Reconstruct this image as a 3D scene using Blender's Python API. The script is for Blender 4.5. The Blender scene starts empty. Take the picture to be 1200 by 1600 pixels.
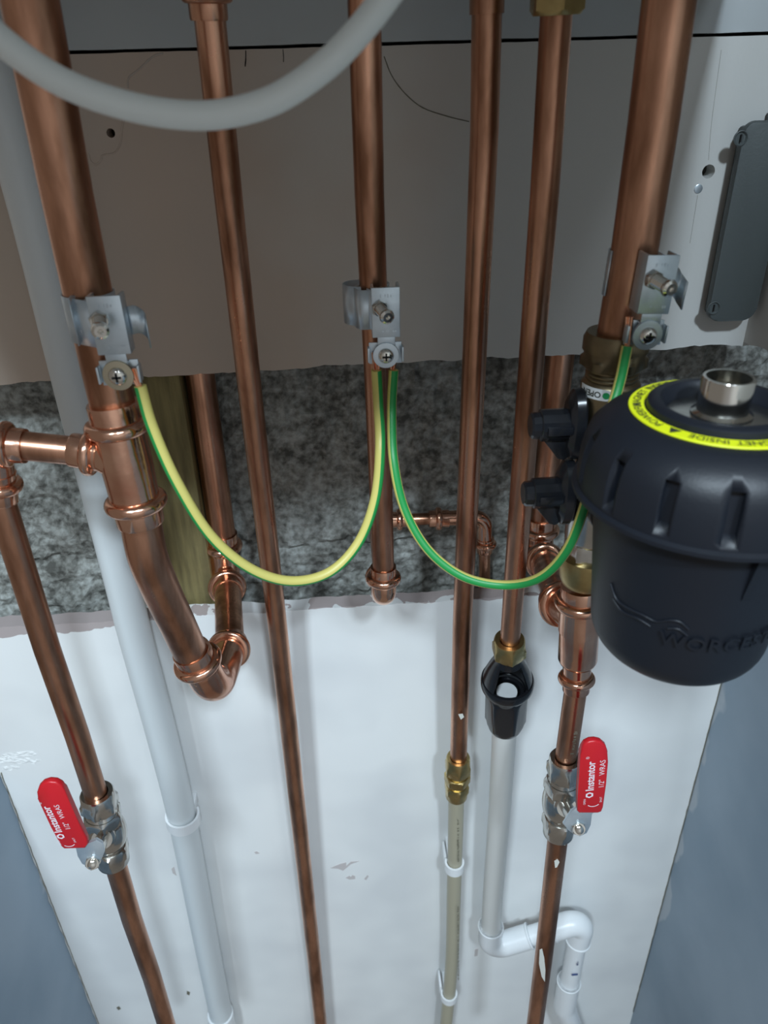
import bpy, bmesh, math, random
from mathutils import Vector, Matrix, noise
random.seed(7)
C = bpy.context.scene.collection
V = Vector
PI = math.pi

# ------------------------------------------------------------------ camera
FPX = 1180.0                       # focal length in pixels of the 1200x1600 frame
TH = math.radians(29.8)            # looking down
PSI = math.radians(3.0)            # small yaw
RO = -0.0218                       # roll
D0 = 0.52                          # distance of camera to board faces (plane y = 0)
CAM = V((0.0, -D0, 1.5))
F_ = V((math.sin(PSI)*math.cos(TH), math.cos(PSI)*math.cos(TH), -math.sin(TH)))
R0 = V((math.cos(PSI), -math.sin(PSI), 0))
U0 = R0.cross(F_)
R_ = (R0 + U0*RO).normalized()
U_ = R_.cross(F_)
cam = bpy.data.cameras.new('camera'); camo = bpy.data.objects.new('camera', cam); C.objects.link(camo)
m = Matrix((R_, U_, -F_)).transposed().to_4x4(); m.translation = CAM
camo.matrix_world = m
cam.sensor_fit = 'VERTICAL'; cam.sensor_height = 32; cam.sensor_width = 24
cam.lens = FPX/1600*32
cam.clip_start = 0.01
cam.dof.use_dof = True; cam.dof.focus_distance = 0.52; cam.dof.aperture_fstop = 10.5
bpy.context.scene.camera = camo

def P(px, py, Y=0.0):
    """point of the vertical plane y=Y seen at pixel px,py of the photograph"""
    d = F_*FPX + R_*(px-600) - U_*(py-800)
    return CAM + d*((Y-CAM.y)/d.y)

# ------------------------------------------------------------------ light
sc = bpy.context.scene
sc.view_settings.view_transform = 'Standard'; sc.view_settings.look = 'None'
sc.view_settings.gamma = 1; sc.view_settings.use_curve_mapping = False
sc.view_settings.exposure = 0.0
w = bpy.data.worlds.new('world'); sc.world = w; w.use_nodes = True
nt = w.node_tree; nt.nodes.clear()
wo = nt.nodes.new('ShaderNodeOutputWorld'); bg = nt.nodes.new('ShaderNodeBackground')
nt.links.new(bg.outputs[0], wo.inputs[0])
# added bright cool patch behind the camera for pipe highlights, dim warm surroundings
wtc = nt.nodes.new('ShaderNodeTexCoord'); wdot = nt.nodes.new('ShaderNodeVectorMath'); wdot.operation = 'DOT_PRODUCT'
wdot.inputs[1].default_value = V((0.22, -0.95, 0.10)).normalized()
nt.links.new(wtc.outputs['Generated'], wdot.inputs[0])
wr = nt.nodes.new('ShaderNodeValToRGB'); nt.links.new(wdot.outputs['Value'], wr.inputs[0])
wr.color_ramp.elements[0].position = 0.55; wr.color_ramp.elements[0].color = (0.17, 0.157, 0.142, 1)
wr.color_ramp.elements[1].position = 0.985; wr.color_ramp.elements[1].color = (0.56, 0.59, 0.60, 1)
we = wr.color_ramp.elements.new(0.90); we.color = (0.30, 0.30, 0.30, 1)
nt.links.new(wr.outputs[0], bg.inputs[0]); bg.inputs[1].default_value = 1.0

def area(name, loc, target, sx, sy, power, col):
    l = bpy.data.lights.new(name, 'AREA'); l.shape = 'RECTANGLE'; l.size = sx; l.size_y = sy
    l.energy = power; l.color = col
    o = bpy.data.objects.new(name, l); C.objects.link(o); o.location = loc
    o.rotation_euler = (V(target)-V(loc)).to_track_quat('-Z', 'Y').to_euler()
    return o
area('window_light', (-0.42, -1.50, 2.55), (0, 0, 1.0), 0.20, 0.20, 28, (0.74, 0.89, 1.0))
area('room_light', (0.27, -1.5, 2.52), (0, 0, 1.0), 0.12, 0.12, 20, (0.72, 0.87, 1.0))
area('right_fill', (0.56, -1.45, 2.5), (0, 0, 1.0), 0.20, 0.20, 3.5, (0.76, 0.88, 1.0))  # weak added lamp, brightens the upper boards at the right

# ------------------------------------------------------------------ materials
def mat(name, col, rough=0.5, metal=0.0, var=None, vscale=30, vstretch=(1,1,1), bump=0, bscale=200, spec=None, coat=0, contrast=(0.35,0.65), roughvar=0):
    m = bpy.data.materials.new(name); m.use_nodes = True
    nt = m.node_tree; b = nt.nodes['Principled BSDF']
    b.inputs['Base Color'].default_value = (*col, 1); b.inputs['Roughness'].default_value = rough
    b.inputs['Metallic'].default_value = metal
    if spec is not None: b.inputs['Specular IOR Level'].default_value = spec
    if coat: b.inputs['Coat Weight'].default_value = coat; b.inputs['Coat Roughness'].default_value = 0.15
    tc = nt.nodes.new('ShaderNodeTexCoord'); geo = nt.nodes.new('ShaderNodeNewGeometry')
    mp = nt.nodes.new('ShaderNodeMapping'); mp.inputs['Scale'].default_value = vstretch
    nt.links.new(geo.outputs['Position'], mp.inputs[0])
    if var is not None:
        n = nt.nodes.new('ShaderNodeTexNoise'); n.inputs['Scale'].default_value = vscale; n.inputs['Detail'].default_value = 5
        nt.links.new(mp.outputs[0], n.inputs[0])
        r = nt.nodes.new('ShaderNodeValToRGB')
        r.color_ramp.elements[0].position = contrast[0]; r.color_ramp.elements[1].position = contrast[1]
        r.color_ramp.elements[0].color = (*var, 1); r.color_ramp.elements[1].color = (*col, 1)
        nt.links.new(n.outputs[0], r.inputs[0]); nt.links.new(r.outputs[0], b.inputs['Base Color'])
        if roughvar:
            mr = nt.nodes.new('ShaderNodeMapRange'); mr.inputs[1].default_value = .3; mr.inputs[2].default_value = .7
            mr.inputs[3].default_value = rough+roughvar; mr.inputs[4].default_value = rough
            nt.links.new(n.outputs[0], mr.inputs[0]); nt.links.new(mr.outputs[0], b.inputs['Roughness'])
    if bump:
        n2 = nt.nodes.new('ShaderNodeTexNoise'); n2.inputs['Scale'].default_value = bscale; n2.inputs['Detail'].default_value = 4
        nt.links.new(geo.outputs['Position'], n2.inputs[0])
        bp = nt.nodes.new('ShaderNodeBump'); bp.inputs['Strength'].default_value = bump; bp.inputs['Distance'].default_value = 0.002
        nt.links.new(n2.outputs[0], bp.inputs['Height']); nt.links.new(bp.outputs[0], b.inputs['Normal'])
    return m

M = {}
M['copper'] = mat('aged_copper', (0.68, 0.365, 0.24), 0.25, 1, var=(0.30, 0.145, 0.085), vscale=34, vstretch=(2.2,2.2,0.45), contrast=(.34,.60), roughvar=.12, bump=.04, bscale=90)
M['copper_b'] = mat('bright_copper', (0.82, 0.49, 0.35), 0.12, 1, var=(0.62, 0.30, 0.20), vscale=40, contrast=(.3,.6), roughvar=.1, bump=.10, bscale=110)
M['strand'] = mat('copper_strands', (0.85, 0.45, 0.30), 0.25, 1)
M['brass'] = mat('brass', (0.60, 0.47, 0.22), 0.24, 1, var=(0.40, 0.30, 0.13), vscale=60, roughvar=.15)
M['dullbrass'] = mat('dull_brass', (0.30, 0.245, 0.15), 0.36, 1, var=(0.20, 0.16, 0.10), vscale=60)
M['nickel'] = mat('nickel_plating', (0.70, 0.69, 0.65), 0.20, 1, var=(0.55, 0.54, 0.51), vscale=70, bump=.05, bscale=150)
M['steel'] = mat('polished_steel', (0.75, 0.73, 0.68), 0.12, 1)
M['zinc'] = mat('zinc_plate', (0.70, 0.79, 0.86), 0.34, .75, var=(0.58, 0.67, 0.74), vscale=90)
M['washer'] = mat('yellowed_washer', (0.55, 0.50, 0.38), 0.35, 1)
M['black'] = mat('satin_black_plastic', (0.008, 0.010, 0.015), 0.44, 0, bump=.05, bscale=900, spec=.4)
M['gblack'] = mat('gloss_black_plastic', (0.010, 0.011, 0.014), 0.22, 0)
M['white'] = mat('white_plastic', (0.80, 0.82, 0.83), 0.30)
M['creamplastic'] = mat('cream_white_plastic', (0.72, 0.72, 0.69), 0.35)
M['greyplastic'] = mat('grey_white_plastic', (0.66, 0.70, 0.71), 0.35)
M['boxgrey'] = mat('grey_box_plastic', (0.075, 0.088, 0.088), 0.55, bump=.1, bscale=700)
M['beige'] = mat('beige_plastic', (0.42, 0.39, 0.29), 0.38)
M['hose'] = mat('hose_grey', (0.80, 0.85, 0.84), 0.45)
M['yellow'] = mat('yellow_insulation', (0.60, 0.53, 0.15), 0.42)
M['green'] = mat('green_insulation', (0.015, 0.27, 0.06), 0.42)
M['ylabel'] = mat('yellow_label', (0.72, 0.78, 0.01), 0.45)
M['ink'] = mat('black_ink', (0.03, 0.035, 0.02), 0.6)
M['greyink'] = mat('grey_ink', (0.16, 0.15, 0.11), 0.6)
M['red'] = mat('red_vinyl', (0.55, 0.012, 0.02), 0.33)
M['wink'] = mat('white_ink', (0.80, 0.70, 0.74), 0.5)
M['dot'] = mat('green_dot', (0.01, 0.30, 0.09), 0.5)
M['dark'] = mat('dark_hole', (0.01, 0.01, 0.01), 0.9)
M['wood'] = mat('treated_timber', (0.27, 0.225, 0.095), 0.8, var=(0.14, 0.115, 0.05), vscale=30, vstretch=(5,5,.5), bump=.3, bscale=160)
M['chip'] = mat('bare_plaster_chip', (0.55, 0.51, 0.50), 0.9)
M['gouge'] = mat('dried_plaster_smear', (0.62, 0.62, 0.56), 0.8)
M['boiler'] = mat('boiler_enamel', (0.75, 0.76, 0.77), 0.4)

# plasterboard with faint blotches
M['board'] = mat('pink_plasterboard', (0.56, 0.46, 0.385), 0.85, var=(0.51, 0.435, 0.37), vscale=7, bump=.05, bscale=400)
def right_light_tint(m):
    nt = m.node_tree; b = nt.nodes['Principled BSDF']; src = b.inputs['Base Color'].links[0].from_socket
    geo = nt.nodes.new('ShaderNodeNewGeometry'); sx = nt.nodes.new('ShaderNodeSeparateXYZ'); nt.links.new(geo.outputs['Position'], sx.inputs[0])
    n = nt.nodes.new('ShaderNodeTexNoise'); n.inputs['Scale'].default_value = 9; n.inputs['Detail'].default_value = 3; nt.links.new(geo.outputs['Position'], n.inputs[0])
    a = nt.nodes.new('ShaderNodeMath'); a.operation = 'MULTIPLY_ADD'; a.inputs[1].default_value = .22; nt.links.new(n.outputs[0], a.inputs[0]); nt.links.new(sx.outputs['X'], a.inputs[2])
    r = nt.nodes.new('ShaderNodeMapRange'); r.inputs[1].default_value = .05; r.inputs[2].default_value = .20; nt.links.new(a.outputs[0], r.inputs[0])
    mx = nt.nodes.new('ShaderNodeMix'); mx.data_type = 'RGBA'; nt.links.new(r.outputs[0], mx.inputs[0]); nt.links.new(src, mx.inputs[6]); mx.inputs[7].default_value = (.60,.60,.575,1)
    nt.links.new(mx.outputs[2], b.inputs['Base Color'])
right_light_tint(M['board'])        # light from the right painted in: board colour turns paler and greyer
M['boardtop'] = mat('grey_skimmed_board', (0.50, 0.55, 0.57), 0.85, var=(0.44, 0.46, 0.46), vscale=7)
M['smear'] = mat('skim_patch', (0.50, 0.44, 0.39), 0.85)

def concrete():
    m = mat('bare_blockwork', (0.3,0.3,0.3), 0.95)
    nt = m.node_tree; b = nt.nodes['Principled BSDF']; geo = nt.nodes.new('ShaderNodeNewGeometry')
    n = nt.nodes.new('ShaderNodeTexNoise'); n.inputs['Scale'].default_value = 42; n.inputs['Detail'].default_value = 9; n.inputs['Roughness'].default_value = .68
    n2 = nt.nodes.new('ShaderNodeTexNoise'); n2.inputs['Scale'].default_value = 170; n2.inputs['Detail'].default_value = 6
    mx = nt.nodes.new('ShaderNodeMix'); mx.data_type = 'FLOAT'; mx.inputs[0].default_value = .45
    r = nt.nodes.new('ShaderNodeValToRGB')
    e = r.color_ramp.elements; e[0].position = .40; e[0].color = (.095,.095,.085,1); e[1].position = .62; e[1].color = (.44,.46,.44,1)
    e2 = e.new(.50); e2.color = (.25,.255,.235,1)
    for q in (n, n2): nt.links.new(geo.outputs['Position'], q.inputs[0])
    nt.links.new(n.outputs[0], mx.inputs[2]); nt.links.new(n2.outputs[0], mx.inputs[3])
    nt.links.new(mx.outputs[0], r.inputs[0]); nt.links.new(r.outputs[0], b.inputs['Base Color'])
    bp = nt.nodes.new('ShaderNodeBump'); bp.inputs['Strength'].default_value = .55; bp.inputs['Distance'].default_value = .004
    nt.links.new(mx.outputs[0], bp.inputs['Height']); nt.links.new(bp.outputs[0], b.inputs['Normal'])
    return m
M['concrete'] = concrete()

ZL = P(600, 941, 0).z           # top of the lower board
def paintmat():
    """white paint that stops a little short of the board's broken top edge"""
    m = mat('white_wall_paint', (0.80,0.81,0.80), 0.62, bump=.10, bscale=60)
    nt = m.node_tree; b = nt.nodes['Principled BSDF']; geo = nt.nodes.new('ShaderNodeNewGeometry')
    sx = nt.nodes.new('ShaderNodeSeparateXYZ'); nt.links.new(geo.outputs['Position'], sx.inputs[0])
    n = nt.nodes.new('ShaderNodeTexNoise'); n.inputs['Scale'].default_value = 28; n.inputs['Detail'].default_value = 4
    nt.links.new(geo.outputs['Position'], n.inputs[0])
    a = nt.nodes.new('ShaderNodeMath'); a.operation = 'MULTIPLY_ADD'; a.inputs[1].default_value = .022
    nt.links.new(n.outputs[0], a.inputs[0]); nt.links.new(sx.outputs['Z'], a.inputs[2])
    # deeper unpainted margin at the left end
    lx = nt.nodes.new('ShaderNodeMapRange'); lx.inputs[1].default_value = -.26; lx.inputs[2].default_value = -.14
    lx.inputs[3].default_value = .012; lx.inputs[4].default_value = 0
    nt.links.new(sx.outputs['X'], lx.inputs[0])
    a2 = nt.nodes.new('ShaderNodeMath'); a2.operation = 'ADD'; nt.links.new(a.outputs[0], a2.inputs[0]); nt.links.new(lx.outputs[0], a2.inputs[1])
    g = nt.nodes.new('ShaderNodeMath'); g.operation = 'GREATER_THAN'; g.inputs[1].default_value = ZL + .0085
    nt.links.new(a2.outputs[0], g.inputs[0])
    mx = nt.nodes.new('ShaderNodeMix'); mx.data_type = 'RGBA'
    n3 = nt.nodes.new('ShaderNodeTexNoise'); n3.inputs['Scale'].default_value = 9
    nt.links.new(geo.outputs['Position'], n3.inputs[0])
    r = nt.nodes.new('ShaderNodeValToRGB'); r.color_ramp.elements[0].color = (.72,.73,.73,1); r.color_ramp.elements[1].color = (.82,.83,.82,1)
    r.color_ramp.elements[0].position = .35; r.color_ramp.elements[1].position = .6
    nt.links.new(n3.outputs[0], r.inputs[0]); nt.links.new(r.outputs[0], mx.inputs[6])
    mx.inputs[7].default_value = (.42,.36,.35,1)
    nt.links.new(g.outputs[0], mx.inputs[0]); nt.links.new(mx.outputs[2], b.inputs['Base Color'])
    return m
M['paint'] = paintmat()

def sidemat(name, xface, ymin_patch):
    """grey plaster with white paint smeared over from the corner in ragged patches"""
    m = mat(name, (.20,.23,.255), 0.6)
    nt = m.node_tree; b = nt.nodes['Principled BSDF']; geo = nt.nodes.new('ShaderNodeNewGeometry')
    sx = nt.nodes.new('ShaderNodeSeparateXYZ'); nt.links.new(geo.outputs['Position'], sx.inputs[0])
    n = nt.nodes.new('ShaderNodeTexNoise'); n.inputs['Scale'].default_value = 11; n.inputs['Detail'].default_value = 3
    nt.links.new(geo.outputs['Position'], n.inputs[0])
    a = nt.nodes.new('ShaderNodeMath'); a.operation = 'MULTIPLY_ADD'; a.inputs[1].default_value = .11
    nt.links.new(n.outputs[0], a.inputs[0]); nt.links.new(sx.outputs['Y'], a.inputs[2])
    mr = nt.nodes.new('ShaderNodeMapRange'); mr.inputs[1].default_value = ymin_patch; mr.inputs[2].default_value = ymin_patch+.004
    nt.links.new(a.outputs[0], mr.inputs[0])
    n2 = nt.nodes.new('ShaderNodeTexNoise'); n2.inputs['Scale'].default_value = 6; n2.inputs['Detail'].default_value = 4
    nt.links.new(geo.outputs['Position'], n2.inputs[0])
    r = nt.nodes.new('ShaderNodeValToRGB'); r.color_ramp.elements[0].color = (.25,.33,.41,1); r.color_ramp.elements[1].color = (.33,.41,.49,1)
    r.color_ramp.elements[0].position = .38; r.color_ramp.elements[1].position = .62
    nt.links.new(n2.outputs[0], r.inputs[0])
    mx = nt.nodes.new('ShaderNodeMix'); mx.data_type = 'RGBA'
    nt.links.new(r.outputs[0], mx.inputs[6]); mx.inputs[7].default_value = (.46,.51,.56,1)
    nt.links.new(mr.outputs[0], mx.inputs[0]); nt.links.new(mx.outputs[2], b.inputs['Base Color'])
    return m
M['side'] = sidemat('grey_side_plaster', 0, .048)
M['sidel'] = sidemat('grey_left_plaster', 0, .070)

# ------------------------------------------------------------------ mesh helpers
def frame(axis, ref=V((0,-1,0))):
    a = axis.normalized(); u = ref - a*ref.dot(a)
    if u.length < 1e-5: u = V((1,0,0)) - a*a.x
    u.normalize(); return a, u, a.cross(u)

class MB:
    def __init__(s): s.bm = bmesh.new()
    def ring(s, c, u, w_, r, n, ph=0, ru=None):
        return [s.bm.verts.new(c + u*(r*math.cos(2*PI*i/n+ph)) + w_*((ru or r)*math.sin(2*PI*i/n+ph))) for i in range(n)]
    def bridge(s, A, B, mi=None):
        n = len(A)
        for i in range(n):
            f = s.bm.faces.new((A[i], A[(i+1)%n], B[(i+1)%n], B[i])); f.smooth = True
            if mi: f.material_index = mi(i, n)
    def cap(s, A, flip=False):
        f = s.bm.faces.new(A if not flip else A[::-1]); f.smooth = False
    def tube(s, pts, r, n=32, caps=True, ref=V((0,-1,0)), mi=None, transport=True, wall=0):
        """r scalar or list. wall>0: open pipe with that wall thickness at both ends"""
        k = len(pts); rr = r if isinstance(r, (list, tuple)) else [r]*k
        rings = []; u = None
        for i in range(k):
            t = (pts[min(i+1,k-1)] - pts[max(i-1,0)]).normalized()
            if u is None or not transport: a, u, w_ = frame(t, ref)
            else:
                u = (u - t*u.dot(t)).normalized(); w_ = t.cross(u)
            rings.append(s.ring(pts[i], u, w_, rr[i], n))
        for i in range(k-1): s.bridge(rings[i], rings[i+1], mi)
        if caps: s.cap(rings[0], True); s.cap(rings[-1])
        return s
    def lathe(s, o, axis, prof, n=40, ph=0, ref=V((0,-1,0)), caps=True, seg=None):
        """prof: list of (distance along axis, radius); a radius may be (r, count) no"""
        a, u, w_ = frame(axis, ref); rings = []
        for d, r in prof: rings.append(s.ring(o + a*d, u, w_, max(r, 1e-5), n, ph))
        for i in range(len(rings)-1): s.bridge(rings[i], rings[i+1])
        if caps: s.cap(rings[0], True); s.cap(rings[-1])
        return s
    def nut(s, o, axis, d0, d1, af, hole=None, ch=0.12, ref=V((0,-1,0)), ph=0.0, rnd=0):
        """hexagon nut with chamfered ends; af = across flats"""
        a, u, w_ = frame(axis, ref); R = af/2/math.cos(PI/6); L = d1-d0; n = 48
        def hexr(t):
            t = (t+ph) % (PI/3); return af/2/math.cos(t-PI/6)
        rows = []
        spec = ((d0, af/2*0.96), (d0+L*ch*.5, af/2*1.035), (d0+L*ch, R), (d1-L*ch, R), (d1-L*ch*.5, af/2*1.035), (d1, af/2*0.96))
        if rnd == 1: spec = ((d0, af/2*.93), (d0+L*.07, af/2*1.0), (d0+L*.38, af/2*1.02), (d0+L*.50, R), (d1-L*.08, R), (d1, af/2*.97))
        if rnd == -1: spec = ((d0, af/2*.97), (d0+L*.08, R), (d1-L*.50, R), (d1-L*.38, af/2*1.02), (d1-L*.07, af/2*1.0), (d1, af/2*.93))
        for d, lim in spec:
            row = []
            for i in range(n):
                t = 2*PI*i/n; r = min(hexr(t), lim)
                row.append(s.bm.verts.new(o + a*d + u*(r*math.cos(t)) + w_*(r*math.sin(t))))
            rows.append(row)
        for i in range(5):
            s.bridge(rows[i], rows[i+1])
        for f in s.bm.faces: pass
        for row, c, fl in ((rows[0], d0, True), (rows[-1], d1, False)):
            if hole:
                inn = s.ring(o + a*c, u, w_, hole, n); 
                s.bridge(inn, row) if fl else s.bridge(row, inn)
                deep = s.ring(o + a*(c + (.002 if fl else -.002)), u, w_, hole, n)
                s.bridge(deep, inn) if fl else s.bridge(inn, deep)
            else: s.cap(row, fl)
        return s
    def box(s, c, ax, ay, az, sx, sy, sz, bev=0):
        """box centred at c with half axes"""
        vs = []
        for i in (-1,1):
            for j in (-1,1):
                for k in (-1,1): vs.append(s.bm.verts.new(c + ax*(i*sx/2) + ay*(j*sy/2) + az*(k*sz/2)))
        q = lambda *i: s.bm.faces.new([vs[j] for j in i])
        fs = [q(0,1,3,2), q(4,6,7,5), q(0,4,5,1), q(2,3,7,6), q(0,2,6,4), q(1,5,7,3)]
        if bev:
            ed = list({e for f in fs for e in f.edges})
            bmesh.ops.bevel(s.bm, geom=ed, offset=bev, segments=2, affect='EDGES', profile=.5)
        return s
    def slab(s, pts, normal, t, bev=0):
        """outline polygon extruded by t along normal"""
        A = [s.bm.verts.new(p) for p in pts]; B = [s.bm.verts.new(p + normal*t) for p in pts]
        f1 = s.bm.faces.new(A); f2 = s.bm.faces.new(B[::-1]); n = len(A)
        side = [s.bm.faces.new((A[i], B[i], B[(i+1)%n], A[(i+1)%n])) for i in range(n)]
        for f in side: f.smooth = False
        if bev:
            bmesh.ops.bevel(s.bm, geom=list(f1.edges)+list(f2.edges), offset=bev, segments=2, affect='EDGES', profile=.5)
        return s
    def text(s, body, fn, size=1.0, bold=0.0, depth=0.0, align='LEFT', spacing=1.0):
        """letters laid out flat and placed by fn(x, y, z)"""
        cu = bpy.data.curves.new('t', 'FONT'); cu.body = body; cu.size = size; cu.offset = bold
        cu.extrude = depth; cu.align_x = align; cu.space_character = spacing; cu.resolution_u = 3
        ob = bpy.data.objects.new('t', cu); C.objects.link(ob)
        dg = bpy.context.evaluated_depsgraph_get(); me = ob.evaluated_get(dg).to_mesh()
        base = [s.bm.verts.new(fn(*v.co)) for v in me.vertices]
        for p in me.polygons:
            try: s.bm.faces.new([base[i] for i in p.vertices])
            except ValueError: pass
        ob.evaluated_get(dg).to_mesh_clear()
        bpy.data.objects.remove(ob); bpy.data.curves.remove(cu)
        return s

def marks(mb, fn, length, h, seed):
    """a row of tiny worn print marks too small to read"""
    rn = random.Random(seed); x = 0
    while x < length:
        wd = h*rn.uniform(.18, .5)
        if rn.random() > .18:
            y0 = h*rn.uniform(0, .25); y1 = h*rn.uniform(.65, 1)
            mb.bm.faces.new([mb.bm.verts.new(fn(*p, 0)) for p in ((x, y0), (x+wd, y0), (x+wd, y1), (x, y1))])
        x += wd + h*rn.uniform(.15, .4)
    return mb

def wpos(o):
    p = V((0,0,0))
    while o is not None: p = p + o.location; o = o.parent
    return p
def obj(name, mb, mt, parent=None, sharp=35, recalc=True):
    bm = mb.bm
    if recalc: bmesh.ops.recalc_face_normals(bm, faces=bm.faces)
    if sharp:
        lim = math.radians(sharp)
        for f in bm.faces: f.smooth = True
        for e in bm.edges:
            if len(e.link_faces) == 2 and e.calc_face_angle(0) > lim: e.smooth = False
    if parent is None:
        # origin at the mesh's lowest middle point
        xs = [v.co for v in bm.verts]; o = V(((min(p.x for p in xs)+max(p.x for p in xs))/2, (min(p.y for p in xs)+max(p.y for p in xs))/2, min(p.z for p in xs)))
        loc = o
    else: o = wpos(parent); loc = V((0,0,0))
    bmesh.ops.translate(bm, verts=bm.verts, vec=-o)
    me = bpy.data.meshes.new(name); bm.to_mesh(me); bm.free()
    for q in (mt if isinstance(mt, (list, tuple)) else [mt]): me.materials.append(q)
    ob = bpy.data.objects.new(name, me); C.objects.link(ob); ob.location = loc
    if parent is not None: ob.parent = parent
    return ob
def thing(name, loc, label, cat, group=None):
    o = bpy.data.objects.new(name, None); C.objects.link(o); o.location = loc; o.empty_display_size = .01
    tag(o, label, cat, group); return o
def tag(o, label, cat, group=None):
    o['label'] = label; o['category'] = cat
    if group: o['group'] = group
    return o
def structure(o): o['kind'] = 'structure'; return o

def lerp(a, b, t): return a + (b-a)*t
def fillet(pts, R, n=10):
    """round the corners of a polyline with (nearly) circular arcs"""
    out = [pts[0]]
    for i in range(1, len(pts)-1):
        a, b, c = pts[i-1], pts[i], pts[i+1]
        r = R[i-1] if isinstance(R, (list,tuple)) else R
        d1 = (a-b).normalized(); d2 = (c-b).normalized(); ang = d1.angle(d2)
        if ang > PI-.02: out.append(b); continue
        t = min(r/math.tan(ang/2), (a-b).length*.49, (c-b).length*.49); rr = t*math.tan(ang/2)
        ctr = b + (d1+d2).normalized()*(rr/math.sin(ang/2))
        p0 = b+d1*t; p1 = b+d2*t; v0 = p0-ctr; v1 = p1-ctr; tot = v0.angle(v1)
        for k in range(n+1):
            q = k/n; out.append(ctr + (v0*math.sin((1-q)*tot) + v1*math.sin(q*tot))/math.sin(tot))
    out.append(pts[-1]); return out
def catmull(pts, n=12):
    out = []
    P_ = [pts[0]*2-pts[1]] + pts + [pts[-1]*2-pts[-2]]
    for i in range(1, len(P_)-2):
        p0,p1,p2,p3 = P_[i-1:i+3]
        for k in range(n):
            t = k/n
            out.append(.5*((2*p1) + (p2-p0)*t + (2*p0-5*p1+4*p2-p3)*t*t + (3*p1-p0-3*p2+p3)*t*t*t))
    out.append(pts[-1]); return out

def press(mb, end, into, r, L=.021):
    """press-fit socket: starts at the lip 'end' and runs along 'into' for length L"""
    k = r/.011
    w_ = .0012+.0004*k; bl = .0032*k**.5+.0006
    a = .0088*k**.75
    prof = [(0, r*1.0), (0, r+w_*.8), (.0008, r+w_), (a-.001, r+w_*1.05)]
    for i in range(9):
        t = i/8*PI; prof.append((a + bl*(1-math.cos(t))*.95, r+w_*1.1 + bl*.98*math.sin(t)**.8 if 0 < i < 8 else r+w_*1.1))
    prof += [(L, r+w_*1.35)]
    mb.lathe(end, into, prof, n=40)

# ================================================================== SETTING
xl, xr = P(-260, 700, 0).x, P(1162, 532, 0).x
XR = P(1120, 1090, 0).x            # lower side wall on the right
XL = P(75, 1400, 0).x              # lower side wall on the left
ztop = 1.66
def ragged_board(name, x0, x1, zb, zt, y0, t, mt, amp_b=0, amp_t=0, step=.004, seed=0, zbf=None, ztf=None):
    """plasterboard sheet; bottom / top edge broken along a ragged line"""
    mb = MB(); n = int((x1-x0)/step)
    xs = [x0 + (x1-x0)*i/n for i in range(n+1)]
    def nz(x, a, s): return a*(noise.noise(V((x*45, s, 0)))*.9 + noise.noise(V((x*190, s, 3)))*.45)
    top = [(zt if ztf is None else ztf(x)) + nz(x, amp_t, seed+1.3) for x in xs]
    bot = [(zb if zbf is None else zbf(x)) + nz(x, amp_b, seed+7.7) for x in xs]
    def row(y, zs, k=0): return [mb.bm.verts.new(V((x, y, z))) for x, z in zip(xs, zs)]
    ft, fb = row(y0, top), row(y0, bot)
    bt, bb = row(y0+t, [z - nz(x, amp_t*.6, 9) for x, z in zip(xs, top)]), row(y0+t, [z + nz(x, amp_b*.8, 4) for x, z in zip(xs, bot)])
    for i in range(n):
        for A, B in ((ft, fb), (bt, ft), (fb, bb), (bb, bt)):
            mb.bm.faces.new((A[i], A[i+1], B[i+1], B[i]))
    for i in (0, n): mb.bm.faces.new((ft[i], bt[i], bb[i], fb[i]))
    return structure(obj(name, mb, mt, sharp=30))

def linez(p, q, Y=0):
    a, b = P(*p, Y), P(*q, Y)
    return lambda x: a.z + (b.z-a.z)*(x-a.x)/(b.x-a.x)
ztj = linez((100, 82), (1200, 52))                 # joint between the two upper boards
zub = linez((0, 600), (1110, 541))                 # broken lower edge of the upper board
zlt = linez((100, 975), (900, 926))                # broken upper edge of the lower board

# bare blockwork behind everything, with real relief
YC = 0.058
mb = MB(); nx, nz_ = 190, 140
x0, x1, z0, z1 = xl, XR+.03, .99, 1.62
g = []
for j in range(nz_+1):
    row = []
    for i in range(nx+1):
        x = x0+(x1-x0)*i/nx; z = z0+(z1-z0)*j/nz_
        h = .006*noise.noise(V((x*14, z*14, 0))) + .0045*noise.noise(V((x*60, z*60, 5))) + .003*noise.noise(V((x*150, z*150, 9)))
        zj = P(120, 873, YC).z
        h -= .006*math.exp(-((z-zj+.003*noise.noise(V((x*30,0,0))))/.0022)**2)
        row.append(mb.bm.verts.new(V((x, YC-h, z))))
    g.append(row)
for j in range(nz_):
    for i in range(nx): mb.bm.faces.new((g[j][i], g[j][i+1], g[j+1][i+1], g[j+1][i]))
structure(obj('wall_back', mb, M['concrete'], sharp=0, recalc=False))

BT = .0125
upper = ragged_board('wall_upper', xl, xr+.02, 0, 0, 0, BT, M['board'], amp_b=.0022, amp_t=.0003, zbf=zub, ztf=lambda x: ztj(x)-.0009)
ragged_board('wall_top', xl, xr+.02, 0, ztop, 0, BT, M['boardtop'], amp_b=.0003, zbf=lambda x: ztj(x)+.0009)
ragged_board('wall_lower', xl, XR+.002, .15, 0, 0, BT+.003, M['paint'], amp_t=.0022, ztf=zlt, seed=20)
# black strip added behind the boards' joint as shade in the gap
mb = MB(); mb.box(V(((xl+xr)/2, .04, ztj(0))), V((1,0,0)), V((0,1,0)), V((0,0,1)), xr-xl, .02, .05)
structure(obj('joint_shade_1', mb, M['dark']))

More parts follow.
